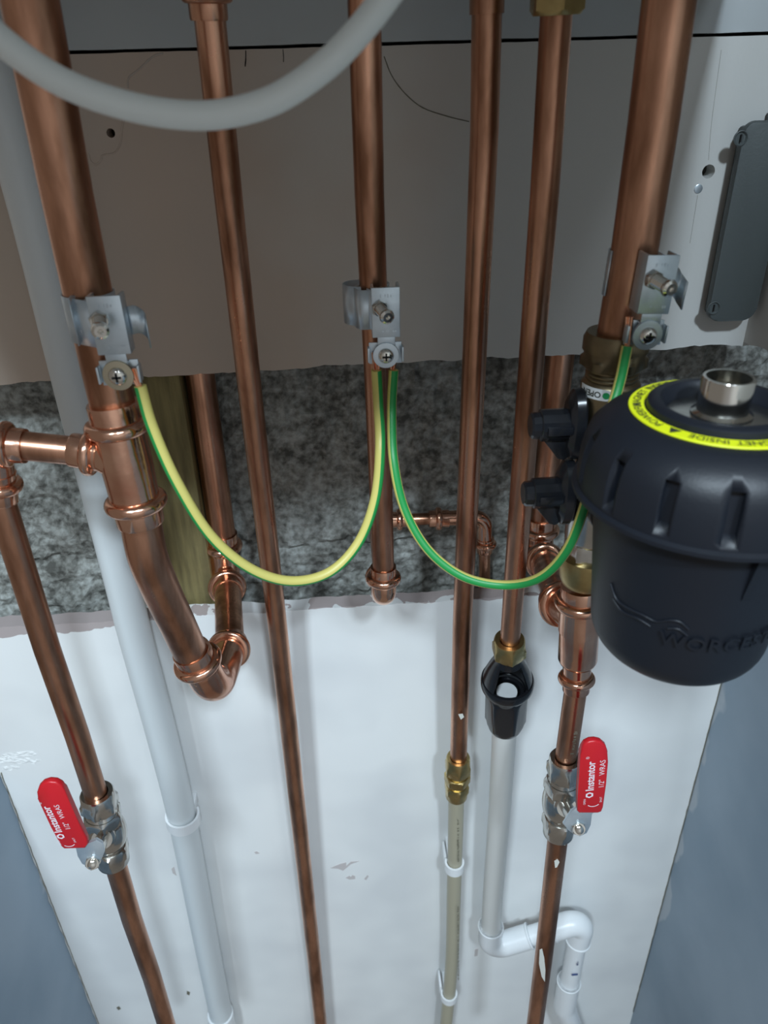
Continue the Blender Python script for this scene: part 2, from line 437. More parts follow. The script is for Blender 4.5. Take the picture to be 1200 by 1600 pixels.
# side walls
mb = MB(); mb.box(V((XR+.0085, -.36, .72)), V((1,0,0)), V((0,1,0)), V((0,0,1)), .015, .74, 1.14, .001)
structure(obj('wall_right', mb, M['side']))
mb = MB()
xs0 = xr
n = 60
A = []; 
for i in range(n+1):
    y = .0 - .70*i/n; zz = P(1162, 534, 0).z + .012*i/n*8*0 + .0025*noise.noise(V((y*60,2,2))) + min(.035, -y*.12)
    A.append((y, zz))
fr = [mb.bm.verts.new(V((xs0, y, z))) for y, z in A]; to = [mb.bm.verts.new(V((xs0, y, ztop))) for y, z in A]
fr2 = [mb.bm.verts.new(V((xs0+.0125, y, z))) for y, z in A]; to2 = [mb.bm.verts.new(V((xs0+.0125, y, ztop))) for y, z in A]
for i in range(n):
    for a, b in ((fr, to), (to, to2), (to2, fr2), (fr2, fr)): mb.bm.faces.new((a[i], a[i+1], b[i+1], b[i]))
for i in (0, n): mb.bm.faces.new((fr[i], to[i], to2[i], fr2[i]))
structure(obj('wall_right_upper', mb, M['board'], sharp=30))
# blockwork return on the right, behind the recess
mb = MB(); g = []
for j in range(41):
    row = []
    for i in range(41):
        y = YC+.005 - .75*i/40; z = 1.0+.5*j/40
        h = .005*noise.noise(V((y*20, z*20, 4))) + .004*noise.noise(V((y*70, z*70, 1)))
        row.append(mb.bm.verts.new(V((XR+.022+h, y, z))))
    g.append(row)
for j in range(40):
    for i in range(40): mb.bm.faces.new((g[j][i], g[j][i+1], g[j+1][i+1], g[j+1][i]))
structure(obj('wall_right_blockwork', mb, M['concrete'], sharp=0, recalc=False))

# left lower return: grey panel, top corner broken
zlc = P(2, 1207, 0).z
mb = MB(); n = 60; ring_ = []
A = [(zlc - (zlc-.15)*i/n) for i in range(n+1)]
fr = []; 
for z in A:
    jx = .0016*noise.noise(V((z*60, 5, 1))) + .0009*noise.noise(V((z*200, 5, 1)))
    fr.append([mb.bm.verts.new(V((XL+jx, -.0012, z))), mb.bm.verts.new(V((XL-.0005, -.006, z))), mb.bm.verts.new(V((XL-.002, -.70, z))), mb.bm.verts.new(V((XL-.016, -.70, z))), mb.bm.verts.new(V((XL-.016, -.0012, z)))])
for i in range(n):
    for k in range(5): mb.bm.faces.new((fr[i][k], fr[i][(k+1)%5], fr[i+1][(k+1)%5], fr[i+1][k]))
mb.bm.faces.new(fr[0]); mb.bm.faces.new(fr[-1][::-1])
structure(obj('wall_left', mb, M['sidel'], sharp=30))

# holes, patches, chips on the boards
def disc(px, py, r, Y, t, mt, name, parent, n=24, squash=1):
    mb = MB(); c = P(px, py, Y); mb.lathe(c, V((0,-1,0)), [(0, r), (t*.7, r), (t, r*.9)], n=n); return obj(name, mb, mt, parent)
def flake(pts, Y, mt, name, parent, t=.0004):
    mb = MB(); mb.slab([P(x, y, Y) for x, y in pts], V((0,-1,0)), t); return obj(name, mb, mt, parent)
def hole(board, px, py, r):
    """a real drilled hole"""
    mb = MB(); c = P(px, py, 0); mb.lathe(c+V((0,-.01,0)), V((0,1,0)), [(0, r), (.05, r)], n=24)
    cut = obj('cut', mb, M['dark'])
    md = board.modifiers.new('b', 'BOOLEAN'); md.object = cut; md.operation = 'DIFFERENCE'; md.solver = 'EXACT'
    dg = bpy.context.evaluated_depsgraph_get(); dg.update()
    me = bpy.data.meshes.new_from_object(board.evaluated_get(dg))
    for p_ in me.polygons: p_.use_smooth = False
    board.modifiers.clear(); board.data = me; bpy.data.objects.remove(cut)
hole(upper, 1107, 268, .0042); hole(upper, 173, 208, .0026)
disc(1091, 295, .0028, -.0000, .0005, M['zinc'], 'screw_head', upper)
# torn paper edge of the skim patch round the left hole: a thin raised line
def bead(pts, r, name, mt, parent, Y=0.0, n=8):
    mb = MB(); pp = catmull([P(x, y, Y) for x, y in pts], 5)
    mb.tube(pp, [r*(.7+.5*abs(noise.noise(p*300))) for p in pp], n=n); return obj(name, mb, mt, parent, sharp=60)
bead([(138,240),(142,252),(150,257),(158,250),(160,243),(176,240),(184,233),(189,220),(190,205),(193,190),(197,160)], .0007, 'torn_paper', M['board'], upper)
bead([(200,138),(201,122),(215,110),(228,98),(240,88),(255,83)], .0006, 'torn_paper', M['smear'], upper)
bead([(384,79),(384,92),(383,104)], .0004, 'pencil_mark', M['dark'], upper)
bead([(442,77),(443,88),(443,97)], .0003, 'pencil_mark', M['dark'], upper)
bead([(600,88),(612,118),(632,145),(660,168),(700,182),(733,190)], .0004, 'scratch', M['greyink'], upper)
bead([(1127,78),(1112,190),(1107,250)], .00012, 'pencil_mark', M['greyink'], upper)
bead([(1090,305),(1078,380)], .00012, 'pencil_mark', M['greyink'], upper)
def crack(x, z0, z1, name, r=.0005):
    mb = MB(); pp = [V((x+.0006*noise.noise(V((3, 2, z*90))), -.0004, z)) for z in [z0+(z1-z0)*i/80 for i in range(81)]]
    mb.tube(pp, [r*(.6+.7*abs(noise.noise(p*120))) for p in pp], n=6); return obj(name, mb, M['greyink'], bpy.data.objects['wall_lower'], sharp=0)
crack(XR+.0004, .42, zlt(XR)-.002, 'corner_crack', .0006)
crack(XL+.0012, .42, P(2, 1207, 0).z, 'corner_crack', .0006)
lower = bpy.data.objects['wall_lower']
flake([(516,1356),(530,1350),(541,1347),(541,1353),(548,1346),(562,1345),(548,1350),(541,1356),(536,1360),(528,1357)], 0, M['chip'], 'chipped_paint', lower)
flake([(540,1371),(546,1368),(548,1370),(551,1367),(555,1369),(555,1373),(546,1374)], 0, M['chip'], 'chipped_paint', lower)
flake([(569,1373),(574,1367),(576,1369),(572,1375)], 0, M['chip'], 'chipped_paint', lower)
flake([(397,1331),(401,1330),(406,1333),(400,1334)], 0, M['chip'], 'chipped_paint', lower)
flake([(268,1357),(272,1354),(274,1362),(276,1368),(270,1364)], 0, M['chip'], 'chipped_paint', lower)
flake([(742,1483),(747,1482),(746,1493),(741,1494)], 0, M['chip'], 'chipped_paint', lower)
flake([(292,1548),(297,1550),(296,1555),(292,1553)], 0, M['greyink'], 'chipped_paint', lower)
flake([(182,1574),(186,1572),(189,1576),(185,1578)], 0, M['greyink'], 'chipped_paint', lower)
# plaster lumps at the left corner
mb = MB()
for px, py, r in ((8,1186,.010),(22,1180,.009),(40,1178,.008),(52,1190,.006),(16,1200,.007),(30,1188,.009)):
    c = P(px, py, 0)
    bmesh.ops.create_icosphere(mb.bm, subdivisions=3, radius=r, matrix=Matrix.Translation(c) @ Matrix.Diagonal((1.3,.05,.45,1)))
for v in mb.bm.verts: v.co += V((0,-1,0))*.0012*noise.noise(v.co*300)
obj('plaster_lump', mb, M['paint'], lower, sharp=0)

# timber batten in the recess
bx0, bx1 = P(205, 600, .025), P(284, 600, .025)
mb = MB(); cx = (bx0.x+bx1.x)/2; zb = P(300, 950, .03).z - .004
mb.box(V((cx, .0385, (zb+1.40)/2)), V((1,0,0)), V((0,1,0)), V((0,0,1)), (bx1.x-bx0.x), .034, 1.40-zb, .0015)
tag(obj('timber_batten', mb, M['wood']), 'greenish treated timber batten standing in the wall recess behind the thick left pipe', 'batten')

# boiler above the frame, which the pipes run up into
mb = MB(); mb.box(V((-.025, -.20, 1.957)), V((1,0,0)), V((0,1,0)), V((0,0,1)), .52, .40, .80, .012)
tag(obj('boiler', mb, M['boiler']), 'white wall-hung boiler just above the picture, copper pipes running into its underside', 'boiler')
ZT = 1.562                          # pipes end inside the boiler's underside
def up(p, q, z=ZT):
    """extend the line q->p up to height z"""
    d = p-q; return p + d*((z-p.z)/d.z)

# ================================================================== PIPES
r15, r22 = .0075, .011
# --- thick left pipe (with tee, bend, U of elbows, riser in the recess)
YB = -.158
a0, a1 = P(46, 0, YB-.01), P(104, 300, YB)
big_l = thing('copper_pipe', P(305, 1034, -.1), 'thick copper pipe on the left with a tee and a tail bent back by elbows', 'pipe')
t_top, t_bot = P(175, 629, YB-.002), P(220, 816, YB-.004)
mb = MB(); mb.tube([up(a0, a1), a1, P(136, 452, YB), P(181, 655, YB)], r22, n=48); obj('tube', mb, M['copper'], big_l)
ax = (t_bot-t_top).normalized(); Lt = (t_bot-t_top).length
mb = MB(); press(mb, t_top, ax, r22, Lt*.5); press(mb, t_bot, -ax, r22, Lt*.5)
brc = t_top + ax*(Lt*.44)
br_end = P(112, 703, YB)
press(mb, br_end, (brc-br_end).normalized(), r15, (brc-br_end).length*.80)
mb.lathe(br_end.lerp(brc, .52), (brc-br_end).normalized(), [(0, r15+.0016), (.004, .0105), (.014, .0120)], n=40)
obj('tee_fitting', mb, M['copper_b'], big_l)
bend = catmull([P(219, 812, YB), P(231, 870, YB), P(252, 922, YB+.008), P(276, 972, YB+.018), P(303, 1030, YB+.030)], 10)
mb = MB(); mb.tube(bend, r22, n=48); obj('bent_tube', mb, M['copper'], big_l)
# U of fittings
Ye = YB+.028
e_in = P(298, 1016, Ye); e_cor = P(327, 1068, Ye+.012); e_out = P(362, 1003, -.052)
mb = MB()
e_cor = P(335, 1078, Ye+.008)
path = fillet([e_in, e_cor, e_out], .024, 14)
mb.tube(path, r22+.0014, n=40)
press(mb, e_in, (e_cor-e_in), r22, .019); press(mb, e_out, (e_cor-e_out), r22, .020)
obj('elbow_fitting', mb, M['copper_b'], big_l)
f0 = P(356, 918, .012)
mb = MB(); mb.tube([f0.lerp(e_out, -.1), e_out.lerp(e_cor, .1)], r22, n=40); obj('tube', mb, M['copper'], big_l)
q_top = P(347, 833, .033); q_cor = P(353, 905, .033)
mb = MB(); f1 = f0.lerp(e_out, .12)
mb.tube(fillet([q_top, q_cor, f1], .020, 12), r22+.0014, n=40)
press(mb, q_top, q_cor-q_top, r22, .018); press(mb, f1, q_cor-f1, r22, .020)
obj('elbow_fitting', mb, M['copper_b'], big_l)
mb = MB(); r0 = P(313, 590, .034)
mb.tube([up(r0, q_top, 1.42), r0, q_top+V((0,0,-.005))], r22, n=40); obj('riser_tube', mb, M['copper'], big_l)

# --- leftmost thin pipe
lm = thing('copper_pipe', P(150, 1240, -.155), 'thin copper pipe at the left edge, running from the tee into a red-handled valve', 'pipe')
YL = -.157
el = P(-12, 694, YL); e1 = P(40, 697, YL); e2 = P(1, 783, YL)
mb = MB(); mb.tube([P(132, 706, YL), P(20, 695, YL)], r15, n=40); obj('branch_tube', mb, M['copper'], lm)
mb = MB(); mb.tube(fillet([e1, el, e2], .014, 12), r15+.0014, n=36)
press(mb, e1, el-e1, r15, .015); press(mb, e2, el-e2, r15, .017); obj('elbow_fitting', mb, M['copper_b'], lm)
mb = MB(); mb.tube([e2+V((0,0,.005)), P(74, 1015, YL), P(121, 1150, YL), P(153, 1250, YL)], r15, n=40); obj('tube', mb, M['copper'], lm)

# --- pipe below left valve
mb = MB(); mb.tube([P(176, 1335, YL), P(206, 1436, YL+.002), P(237, 1500+25, YL+.008), P(272, 1640, YL+.01)], r15, n=40)
lowl = obj('copper_pipe', mb, M['copper']); tag(lowl, 'short copper pipe hanging below the left red-handled valve', 'pipe')

# --- long slim pipe left of centre
sl = thing('copper_pipe', P(503, 1600, -.03), 'long slim copper pipe left of centre, running unbroken from top to bottom edge', 'pipe')
s0, s1 = P(325, 0, -.092), P(356, 300, -.085)
mb = MB(); mb.tube([up(s0, s1), s1, P(394, 640, -.062), P(438, 1015, -.045), P(491, 1500, -.032), P(507, 1660, -.030)], r15, n=40); obj('tube', mb, M['copper'], sl)
mb = MB(); c0 = P(327, 32, -.0915); press(mb, c0, s0-s1, r15, .03); obj('coupling', mb, M['copper'], sl)

# --- centre pipe with backward elbow
ce = thing('copper_pipe', P(600, 930, -.08), 'middle copper pipe carrying the twin-cable earth clamp, ending in a backward press elbow', 'pipe')
YCt = -.105
c0, c1 = P(569, 0, YCt-.012), P(577, 300, YCt-.005)
eT = P(599, 885, -.084)
mb = MB(); mb.tube([up(c0, c1), c1, P(589, 585, YCt+.005), eT+V((0,0,-.004))], r15, n=40); obj('tube', mb, M['copper'], ce)
eC = P(600, 938, -.084); eB = eC + V((.0, .030, .001))
mb = MB(); mb.tube(fillet([eT, eC, eB], .0125, 12), r15+.0014, n=40)
press(mb, eT, eC-eT, r15, .014); press(mb, eB+V((0,.008,0)), V((0,-1,0)), r15, .016); obj('elbow_fitting', mb, M['copper_b'], ce)
# stub going back into the recess, and the small branch behind
YR = .034; r10 = .0052
bk = V((eC.x, YR-.002, P(618, 810, YR).z))
mb = MB(); mb.tube(fillet([eB, V((eC.x, -.022, eC.z)), V((eC.x, .030, bk.z)), ], .012, 6), .0060, n=28)
obj('back_tube', mb, M['copper'], ce)
br = thing('copper_pipe', P(757, 900, YR), 'small copper branch in the wall recess, crossing behind the straight pipe right of centre', 'pipe')
w0, w1, w2 = P(596, 813, YR), P(757, 808, YR), P(757, 925, YR)
mb = MB(); mb.tube(fillet([w0, w1, w2], .009, 10), r10, n=28); obj('tube', mb, M['copper'], br)
mb = MB(); a_ = P(616, 812, YR); press(mb, a_+ (w1-w0).normalized()*.012, (w0-w1), r10, .014); obj('collar', mb, M['copper_b'], br)
mb = MB(); a_ = P(670, 811, YR); press(mb, a_, (w1-w0), r10+.0006, .017)
mb.tube(fillet([P(690, 810, YR), w1, P(757, 845, YR)], .010, 10), r10+.0014, n=28); press(mb, P(757, 862, YR), V((0,0,1)), r10+.0006, .014)
obj('elbow_fitting', mb, M['copper_b'], br)

# --- pipe right of centre
cm = thing('copper_pipe', P(716, 1180, -.045), 'straight copper pipe right of centre, ending low down in a brass compression coupling', 'pipe')
d0, d1 = P(761, 0, -.082), P(757, 200, -.080)
dE = P(716, 1195, -.044)
mb = MB(); mb.tube([up(d0, d1), d1, P(740, 585, -.070), P(722, 980, -.052), dE], r15, n=40); obj('tube', mb, M['copper'], cm)
mb = MB(); c0 = P(760.5, 22, -.082); mb.lathe(c0, d0-d1, [(0, r15), (0, r15+.001), (.03, r15+.001)], n=40); obj('coupling', mb, M['copper'], cm)
fl = flake([(716,1116),(723,1115),(725,1120),(720,1124)], -.0575, M['gouge'], 'plaster_splash', cm)

def compression(parent, A, B, r, af1, af2, mt, mid=.0):
    """brass compression fitting between points A (top) and B (bottom)"""
    L = (B-A).length; ax = (B-A)
    mb = MB(); mb.nut(A, ax, 0, L*.36, af1, hole=r, rnd=1); mb.lathe(A, ax, [(L*.34, af1*.42), (L*.44, af1*.42)], n=32)
    obj('compression_nut', mb, mt, parent)
    mb = MB(); mb.nut(A, ax, L*.42, L*.60, af1*1.0, ph=.3); mb.lathe(A, ax, [(L*.58, af1*.42), (L*.68, af1*.42)], n=32); obj('coupling_body', mb, mt, parent)
    mb = MB(); mb.nut(A, ax, L*.66, L, af2, hole=r, ph=.1, rnd=-1); obj('compression_nut', mb, mt, parent)
cp = thing('compression_coupling', P(713, 1248, -.04), 'small brass compression coupling joining copper pipe to beige plastic pipe', 'fitting')
compression(cp, P(716, 1183, -.045), P(713, 1244, -.040), r15, .0215, .0205, M['brass'])
# --- beige plastic pipe below
bp_ = thing('plastic_pipe', P(696, 1600, -.025), 'beige plastic pipe with faint printing below the brass coupling, held by white clips', 'pipe')
bpts = catmull([P(713, 1238, -.040), P(712, 1290, -.034), P(709, 1400, -.028), P(706, 1500, -.026), P(697, 1600, -.026), P(690, 1660, -.026)], 8)
mb = MB(); mb.tube(bpts, r15, n=36); obj('tube', mb, M['beige'], bp_)
mb = MB()
pa, pb = P(716, 1290, -.0415), P(712, 1600, -.033)
for k in range(2):
    q0 = P(717.5, (1345, 1530)[k], -.0405+.006*k); q1 = P(717, (1265, 1415)[k], -.0425+.004*k)
    dd = (q1-q0); ln = dd.length; dd.normalize(); side = dd.cross(V((.35,-1,0))).normalized(); nn = side.cross(dd)
    mb = MB(); marks(mb, lambda x, y, z: q0 + dd*x - side*y + V((.2,-1,0))*.0006, ln, .0026, k); obj('printing', mb, M['greyink'], bp_, sharp=0)

# --- pipe with tundish
tp = thing('copper_pipe', P(797, 1000, -.08), 'copper pipe coming down from a brass nut into the black tundish', 'pipe')
g0, g1 = P(869, 26, -.108), P(851, 300, -.104)
gE = P(796, 1012, -.080)
mb = MB(); mb.tube([up(g0, g1), g1, P(834, 515, -.099), gE], r15, n=40); obj('tube', mb, M['copper'], tp)
mb = MB(); mb.nut(P(869.5, 24, -.108), g0-g1, 0, .017, .0225, hole=r15); mb.nut(P(869.5, 24, -.108), g0-g1, .018, .036, .0235, ph=.4); obj('brass_nut', mb, M['brass'], tp)

# tundish
tA, tB = P(796, 1003, -.0805), P(789, 1132, -.056)
tu = thing('tundish', tB, 'black plastic tundish under a brass nut, open funnel above the white drain pipe', 'tundish')
ax = (tB-tA); L = ax.length; 
mb = MB(); mb.nut(tA-ax.normalized()*.003, ax, 0, .018, .0235, hole=r15, rnd=1); obj('brass_nut', mb, M['brass'], tu)
n = 48; a, u, w_ = frame(ax)
mb = MB()
prof = [(.014, .0098), (.019, .0102), (.023, .0116), (.033, .0156), (.043, .0190), (.050, .0202)]
def shell(prof, keep, th=.0016):
    rings = [[None]*n for _ in prof]; inn = [[None]*n for _ in prof]
    for j, (d, r) in enumerate(prof):
        for i in range(n):
            t = 2*PI*i/n; dr = u*math.cos(t)+w_*math.sin(t)
            rings[j][i] = mb.bm.verts.new(tA + a*d + dr*r); inn[j][i] = mb.bm.verts.new(tA + a*d + dr*(r-th))
    def ok(j, i): return 0 <= j < len(prof)-1 and keep(j, i % n)
    for j in range(len(prof)-1):
        for i in range(n):
            if not ok(j, i): continue
            k = (i+1) % n
            mb.bm.faces.new((rings[j][i], rings[j][k], rings[j+1][k], rings[j+1][i]))
            mb.bm.faces.new((inn[j][i], inn[j+1][i], inn[j+1][k], inn[j][k]))
            if not ok(j, i-1): mb.bm.faces.new((rings[j][i], rings[j+1][i], inn[j+1][i], inn[j][i]))
            if not ok(j, i+1): mb.bm.faces.new((rings[j][k], inn[j][k], inn[j+1][k], rings[j+1][k]))
            if not ok(j-1, i): mb.bm.faces.new((rings[j][i], inn[j][i], inn[j][k], rings[j][k]))
            if not ok(j+1, i): mb.bm.faces.new((rings[j+1][i], rings[j+1][k], inn[j+1][k], inn[j+1][i]))
def keep(j, i):
    if j < 2: return True
    t = (i+.5)/n*2*PI
    return abs(math.cos(t)) < math.cos(math.radians(42))   # windows at front and back
shell(prof, keep)
obj('funnel_cage', mb, M['gblack'], tu)
mb = MB()
mb.lathe(tA, ax, [(.047,.0180),(.047,.0204),(.049,.0212),(.054,.0212),(.056,.0204),(.058,.0172),(.068,.0150),(.068,.0120),(.060,.0145),(.054,.0175),(.047,.0180)], n=48, caps=False); obj('funnel_rim', mb, M['gblack'], tu)
mb = MB(); mb.nut(tA, ax, .064, L, .0300, hole=.0108, ch=.15, ph=.25); mb.lathe(tA, ax, [(.060,.0140),(.070,.0140)], n=40, caps=False); obj('bottom_nut', mb, M['gblack'], tu)
mb = MB(); mb.lathe(tA, ax, [(.010,.0098),(.020,.0098),(.020,.0070),(.010,.0070)], n=32, caps=False); obj('inlet', mb, M['gblack'], tu)

# white drain pipe with elbows
dp = thing('drain_pipe', P(895, 1600, -.03), 'white plastic drain pipe below the tundish, stepping right through push-fit elbows', 'pipe')
rp = .0106; rs = .0132
h0 = tB - ax.normalized()*.01; h1 = P(770, 1400, -.036); h2 = P(765, 1484, -.034); h3 = P(912, 1432, -.034); 
mb = MB(); mb.tube([h0, P(781, 1260, -.042), h1, P(766.5, 1462, -.034)], rp, n=40)
obj('tube', mb, M['creamplastic'], dp)
mb = MB(); mb.lathe(tA, tB-tA, [(.0650,.0070),(.0650,.0085),(.0680,.0085)], n=36, caps=False); mb.lathe(tA, tB-tA, [(.0653,.0072),(.0655,.0)], n=36, caps=False); obj('pipe_end', mb, M['white'], dp)
h2 = P(764, 1482, -.034); hx = P(912, 1437, -.034); 
mb = MB(); mb.tube([lerp(h2, hx, .3), lerp(h2, hx, .8)], rp, n=36); obj('tube', mb, M['white'], dp)
def elbow_white(A, Cn, B, R=.014):
    mb = MB(); mb.tube(fillet([A, Cn, B], R, 12), rs, n=40)
    for p, q in ((A, Cn), (B, Cn)):
        mb.lathe(p, q-p, [(0, rp), (0, rs+.0002), (.0006, rs+.0009), (.002, rs+.0009), (.003, rs)], n=40)
    obj('elbow', mb, M['white'], dp)
elbow_white(P(767, 1447, -.034), h2, P(829, 1462, -.034))
h4 = P(899, 1485, -.034)
elbow_white(P(862, 1452, -.034), hx, P(903, 1470, -.034))
h5 = P(890, 1537, -.034)
mb = MB(); mb.tube([P(904, 1462, -.034), P(886, 1555, -.034)], rp, n=36); obj('tube', mb, M['white'], dp)
mb = MB(); t0 = P(889, 1533, -.034); t1 = P(882, 1572, -.034); t2 = P(912, 1660, -.034)
mb.tube(fillet([t0, t1, t2], .03, 8), rs, n=40)
mb.lathe(t0, t1-t0, [(0, rp), (0, rs+.0002), (.0006, rs+.0009), (.002, rs+.0009), (.003, rs)], n=40); obj('elbow', mb, M['white'], dp)
mb = MB()
q0 = P(898, 1523, -.046); mb.box(q0, V((1,0,0)), V((0,1,0)), V((0,0,1)), .007, .0012, .0016); 
q1 = P(901, 1508, -.0460); marks(mb, lambda x, y, z: q1 + V((-y, -.0004, x)) + V((.002,0,0)), .008, .003, 8)
obj('printing', mb, mat('blue_ink', (.03,.06,.18), .6), dp)

# --- big white pipe on the left
wp = thing('plastic_pipe', P(345, 1600, -.02), 'wide white plastic pipe running behind the thick left copper pipe to the bottom edge', 'pipe')
rw = .01325
wpts = [P(-50, -20, -.030), P(43, 300, -.030), P(115, 600, -.030), P(184, 880, -.029), P(212, 995, -.028), P(253.5, 1150, -.026), P(285, 1280, -.024), P(318, 1450, -.022), P(346, 1590, -.021), P(358, 1650, -.021)]
w_up = P(-110, -240, -.030)
mb = MB(); mb.tube([up(wpts[0], wpts[1], 1.64)] + catmull(wpts, 6), rw, n=48); obj('tube', mb, M['greyplastic'], wp)
mb = MB(); s0_ = P(344, 1583, -.021); mb.lathe(s0_, wpts[-1]-wpts[-2], [(0, rw-.0001), (0, rw+.0012), (.001, rw+.002), (.03, rw+.002)], n=48); obj('socket', mb, M['white'], wp)

# pipe clips -------------------------------------------------
def clip(c, axis, r, width, label, openang=60, gap=.0022, group=None):
    """open white C clip round the pipe at c, on a foot screwed to the wall"""
    a, u, w_ = frame(axis)
    t = thing('pipe_clip', V((c.x, 0, c.z)), label, 'clip', group)
    mb = MB(); n = 40; th = .0024
    ro = r + th; rings = []
    # C ring closed in front, open towards upper left side like the hook clips
    seq = []
    for i in range(n+1):
        ang = -math.radians(180-openang) + i/n*2*math.radians(180-openang)
        seq.append(ang)
    vin0, vin1, vo0, vo1 = [], [], [], []
    for ang in seq:
        d = u*math.cos(ang) + w_*math.sin(ang)
        vin0.append(mb.bm.verts.new(c + d*(r+.0003) - a*width/2)); vin1.append(mb.bm.verts.new(c + d*(r+.0003) + a*width/2))
        vo0.append(mb.bm.verts.new(c + d*ro - a*width/2)); vo1.append(mb.bm.verts.new(c + d*ro + a*width/2))
    for i in range(n):
        for A, B in ((vin0, vin1), (vin1, vo1), (vo1, vo0), (vo0, vin0)): mb.bm.faces.new((A[i], A[i+1], B[i+1], B[i]))
    for i in (0, n): mb.bm.faces.new((vin0[i], vin1[i], vo1[i], vo0[i]))
    obj('hook', mb, M['white'], t)
    mb = MB(); 
    back = -c.y - r*.72
    mb.box(V((c.x, -back/2, c.z)), V((1,0,0)), V((0,1,0)), V((0,0,1)), r*1.5, back, width*1.0, .0006)
    obj('foot', mb, M['white'], t)
    return t
clip(P(286, 1278, -.0245), wpts[7]-wpts[6], rw+.0005, .012, 'white clip around the wide white plastic pipe at the left')
c1 = clip(P(710, 1352, -.031), V((0,0,-1)), r15, .011, 'upper white clip holding the beige plastic pipe', group='clips on the beige pipe')
c2 = clip(P(701.5, 1555, -.026), V((0,0,-1)), r15, .010, 'lower white clip holding the beige plastic pipe, near the bottom edge', group='clips on the beige pipe')
for t, (px, py) in ((c1, (694, 1330)), (c2, (687, 1530))):
    mb = MB(); q = P(px, py+4, -.012); mb.box(q, V((1,0,0)), V((0,1,0)), V((0,0,1)), .0028, .020, .016, .001); obj('latch', mb, M['white'], t)

# --- thick right pipe and filter group
rb = thing('copper_pipe', P(966, 535, -.155), 'thick copper pipe on the right, dropping into a brass nut beside the filter', 'pipe')
YRb = -.153
k0, k1 = P(1045.5, 0, YRb-.004), P(1021, 190, YRb-.002)
nA = P(966, 530, YRb)
mb = MB(); mb.tube([up(k0, k1), k1, P(993, 380, YRb), nA], r22, n=48); obj('tube', mb, M['copper'], rb)

# --- magnetic filter ---------------------------------------
fi = thing('magnetic_filter', P(1066, 1040, -.245), 'large black cylindrical magnetic filter with yellow ring label and steel port on top', 'filter')
fc = P(1128, 642, -.247); Z = V((0,0,-1))      # centre of the top face; going down
mb = MB()
mb.lathe(fc, Z, [(.0040,.0205),(.0030,.0212),(-.0030,.0232),(-.0040,.0242),(-.0038,.0276),(-.0028,.0288),(.0000,.0292),(.0004,.0362),(.0020,.0405),(.0055,.0455),(.0105,.0500),(.0160,.0518),(.0220,.0528),(.0300,.0531),(.0335,.0531),(.0345,.0549),(.0362,.0549),(.0370,.0530),(.0370,.0465)], n=96)
# grip slots: dark recesses with a sloping floor, cut by pushing ring vertices in
bm = mb.bm
cap_ob = None
obj_cap = obj('cap', mb, M['black'], fi, sharp=40)
cut = MB()
for k in range(14):
    ang = math.radians(-16 + 25.714*k)
    d = V((math.sin(ang), -math.cos(ang), 0)); tt = V((math.cos(ang), math.sin(ang), 0))
    pts = []
    # wedge: deeper at the top
    for (rr, zz) in ((.0465, -.013), (.0600, -.013), (.0600, .0085), (.0535, .0085), (.0478, .0055)):
        pts.append((rr, zz))
    A = [cut.bm.verts.new(fc + d*rr + Z*(.0235+zz) + tt*.0027) for rr, zz in pts]
    B = [cut.bm.verts.new(fc + d*rr + Z*(.0235+zz) - tt*.0027) for rr, zz in pts]
    cut.bm.faces.new(A); cut.bm.faces.new(B[::-1])
    for i in range(5): cut.bm.faces.new((A[i], B[i], B[(i+1)%5], A[(i+1)%5]))
cob = obj('cut', cut, M['black'])
md = obj_cap.modifiers.new('b', 'BOOLEAN'); md.object = cob; md.solver = 'EXACT'
dg = bpy.context.evaluated_depsgraph_get(); dg.update()
me = bpy.data.meshes.new_from_object(obj_cap.evaluated_get(dg)); obj_cap.modifiers.clear(); obj_cap.data = me; bpy.data.objects.remove(cob)
mb = MB()
prof = [(.035,.0458),(.041,.0450),(.094,.0400)]
for i in range(1, 11):
    t = i/10*PI/2; prof.append((.1015+.0180*math.sin(t), .0230+.0163*math.cos(t)))
prof.append((.1200, .010)); prof.append((.1202, .0))
mb.lathe(fc, Z, prof, n=96); obj('canister', mb, M['black'], fi, sharp=50)
# vertical fins on the canister
mb = MB()
for ang in (2, 24, 100, 200):
    mb = MB(); t = math.radians(ang); d = V((math.sin(t), -math.cos(t), 0)); tt = V((math.cos(t), math.sin(t), 0))
    mb.slab([fc + d*.043 + Z*.037 + tt*.002, fc + d*.0490 + Z*.037 + tt*.002, fc + d*.0435 + Z*.062 + tt*.002], -tt, .003)
    obj('rib', mb, M['black'], fi)
mb = MB(); mb.lathe(fc, Z, [(.0016,.0208),(.0016,.0),( .0034,.0),(.0034,.0208)], n=64, caps=False); obj('port_plate', mb, M['nickel'], fi)
mb = MB(); mb.lathe(fc, Z, [(.0017,.0120),(.0005,.0118),(-.0005,.0098),(-.0135,.0100),(-.0142,.0096),(-.0142,.0086),(.001,.0082),(.001,.0)], n=64, caps=False); obj('steel_port', mb, M['steel'], fi)
mb = MB(); mb.lathe(fc, Z, [(-.001,.0078),(-.004,.0050),(-.0045,.0)], n=32, caps=False); obj('valve_core', mb, M['nickel'], fi)
mb = MB(); mb.lathe(fc, Z, [(-.0003,.0297),(-.0007,.0300),(-.0004,.0358),(.0000,.0360),(.0004,.0358)], n=120, caps=False); lab = obj('ring_label', mb, M['ylabel'], fi)
mb = MB()
def ringtext(s_, a0, size, pitch):
    rad = .0312
    def fn(x, y, z):
        t = math.radians(a0) + x/rad*pitch
        rr = rad + y
        return fc + V((-math.sin(t)*rr, -math.cos(t)*rr, .00095 - (rr-.030)*.05))
    mb.text(s_, fn, size=size, bold=.00002)
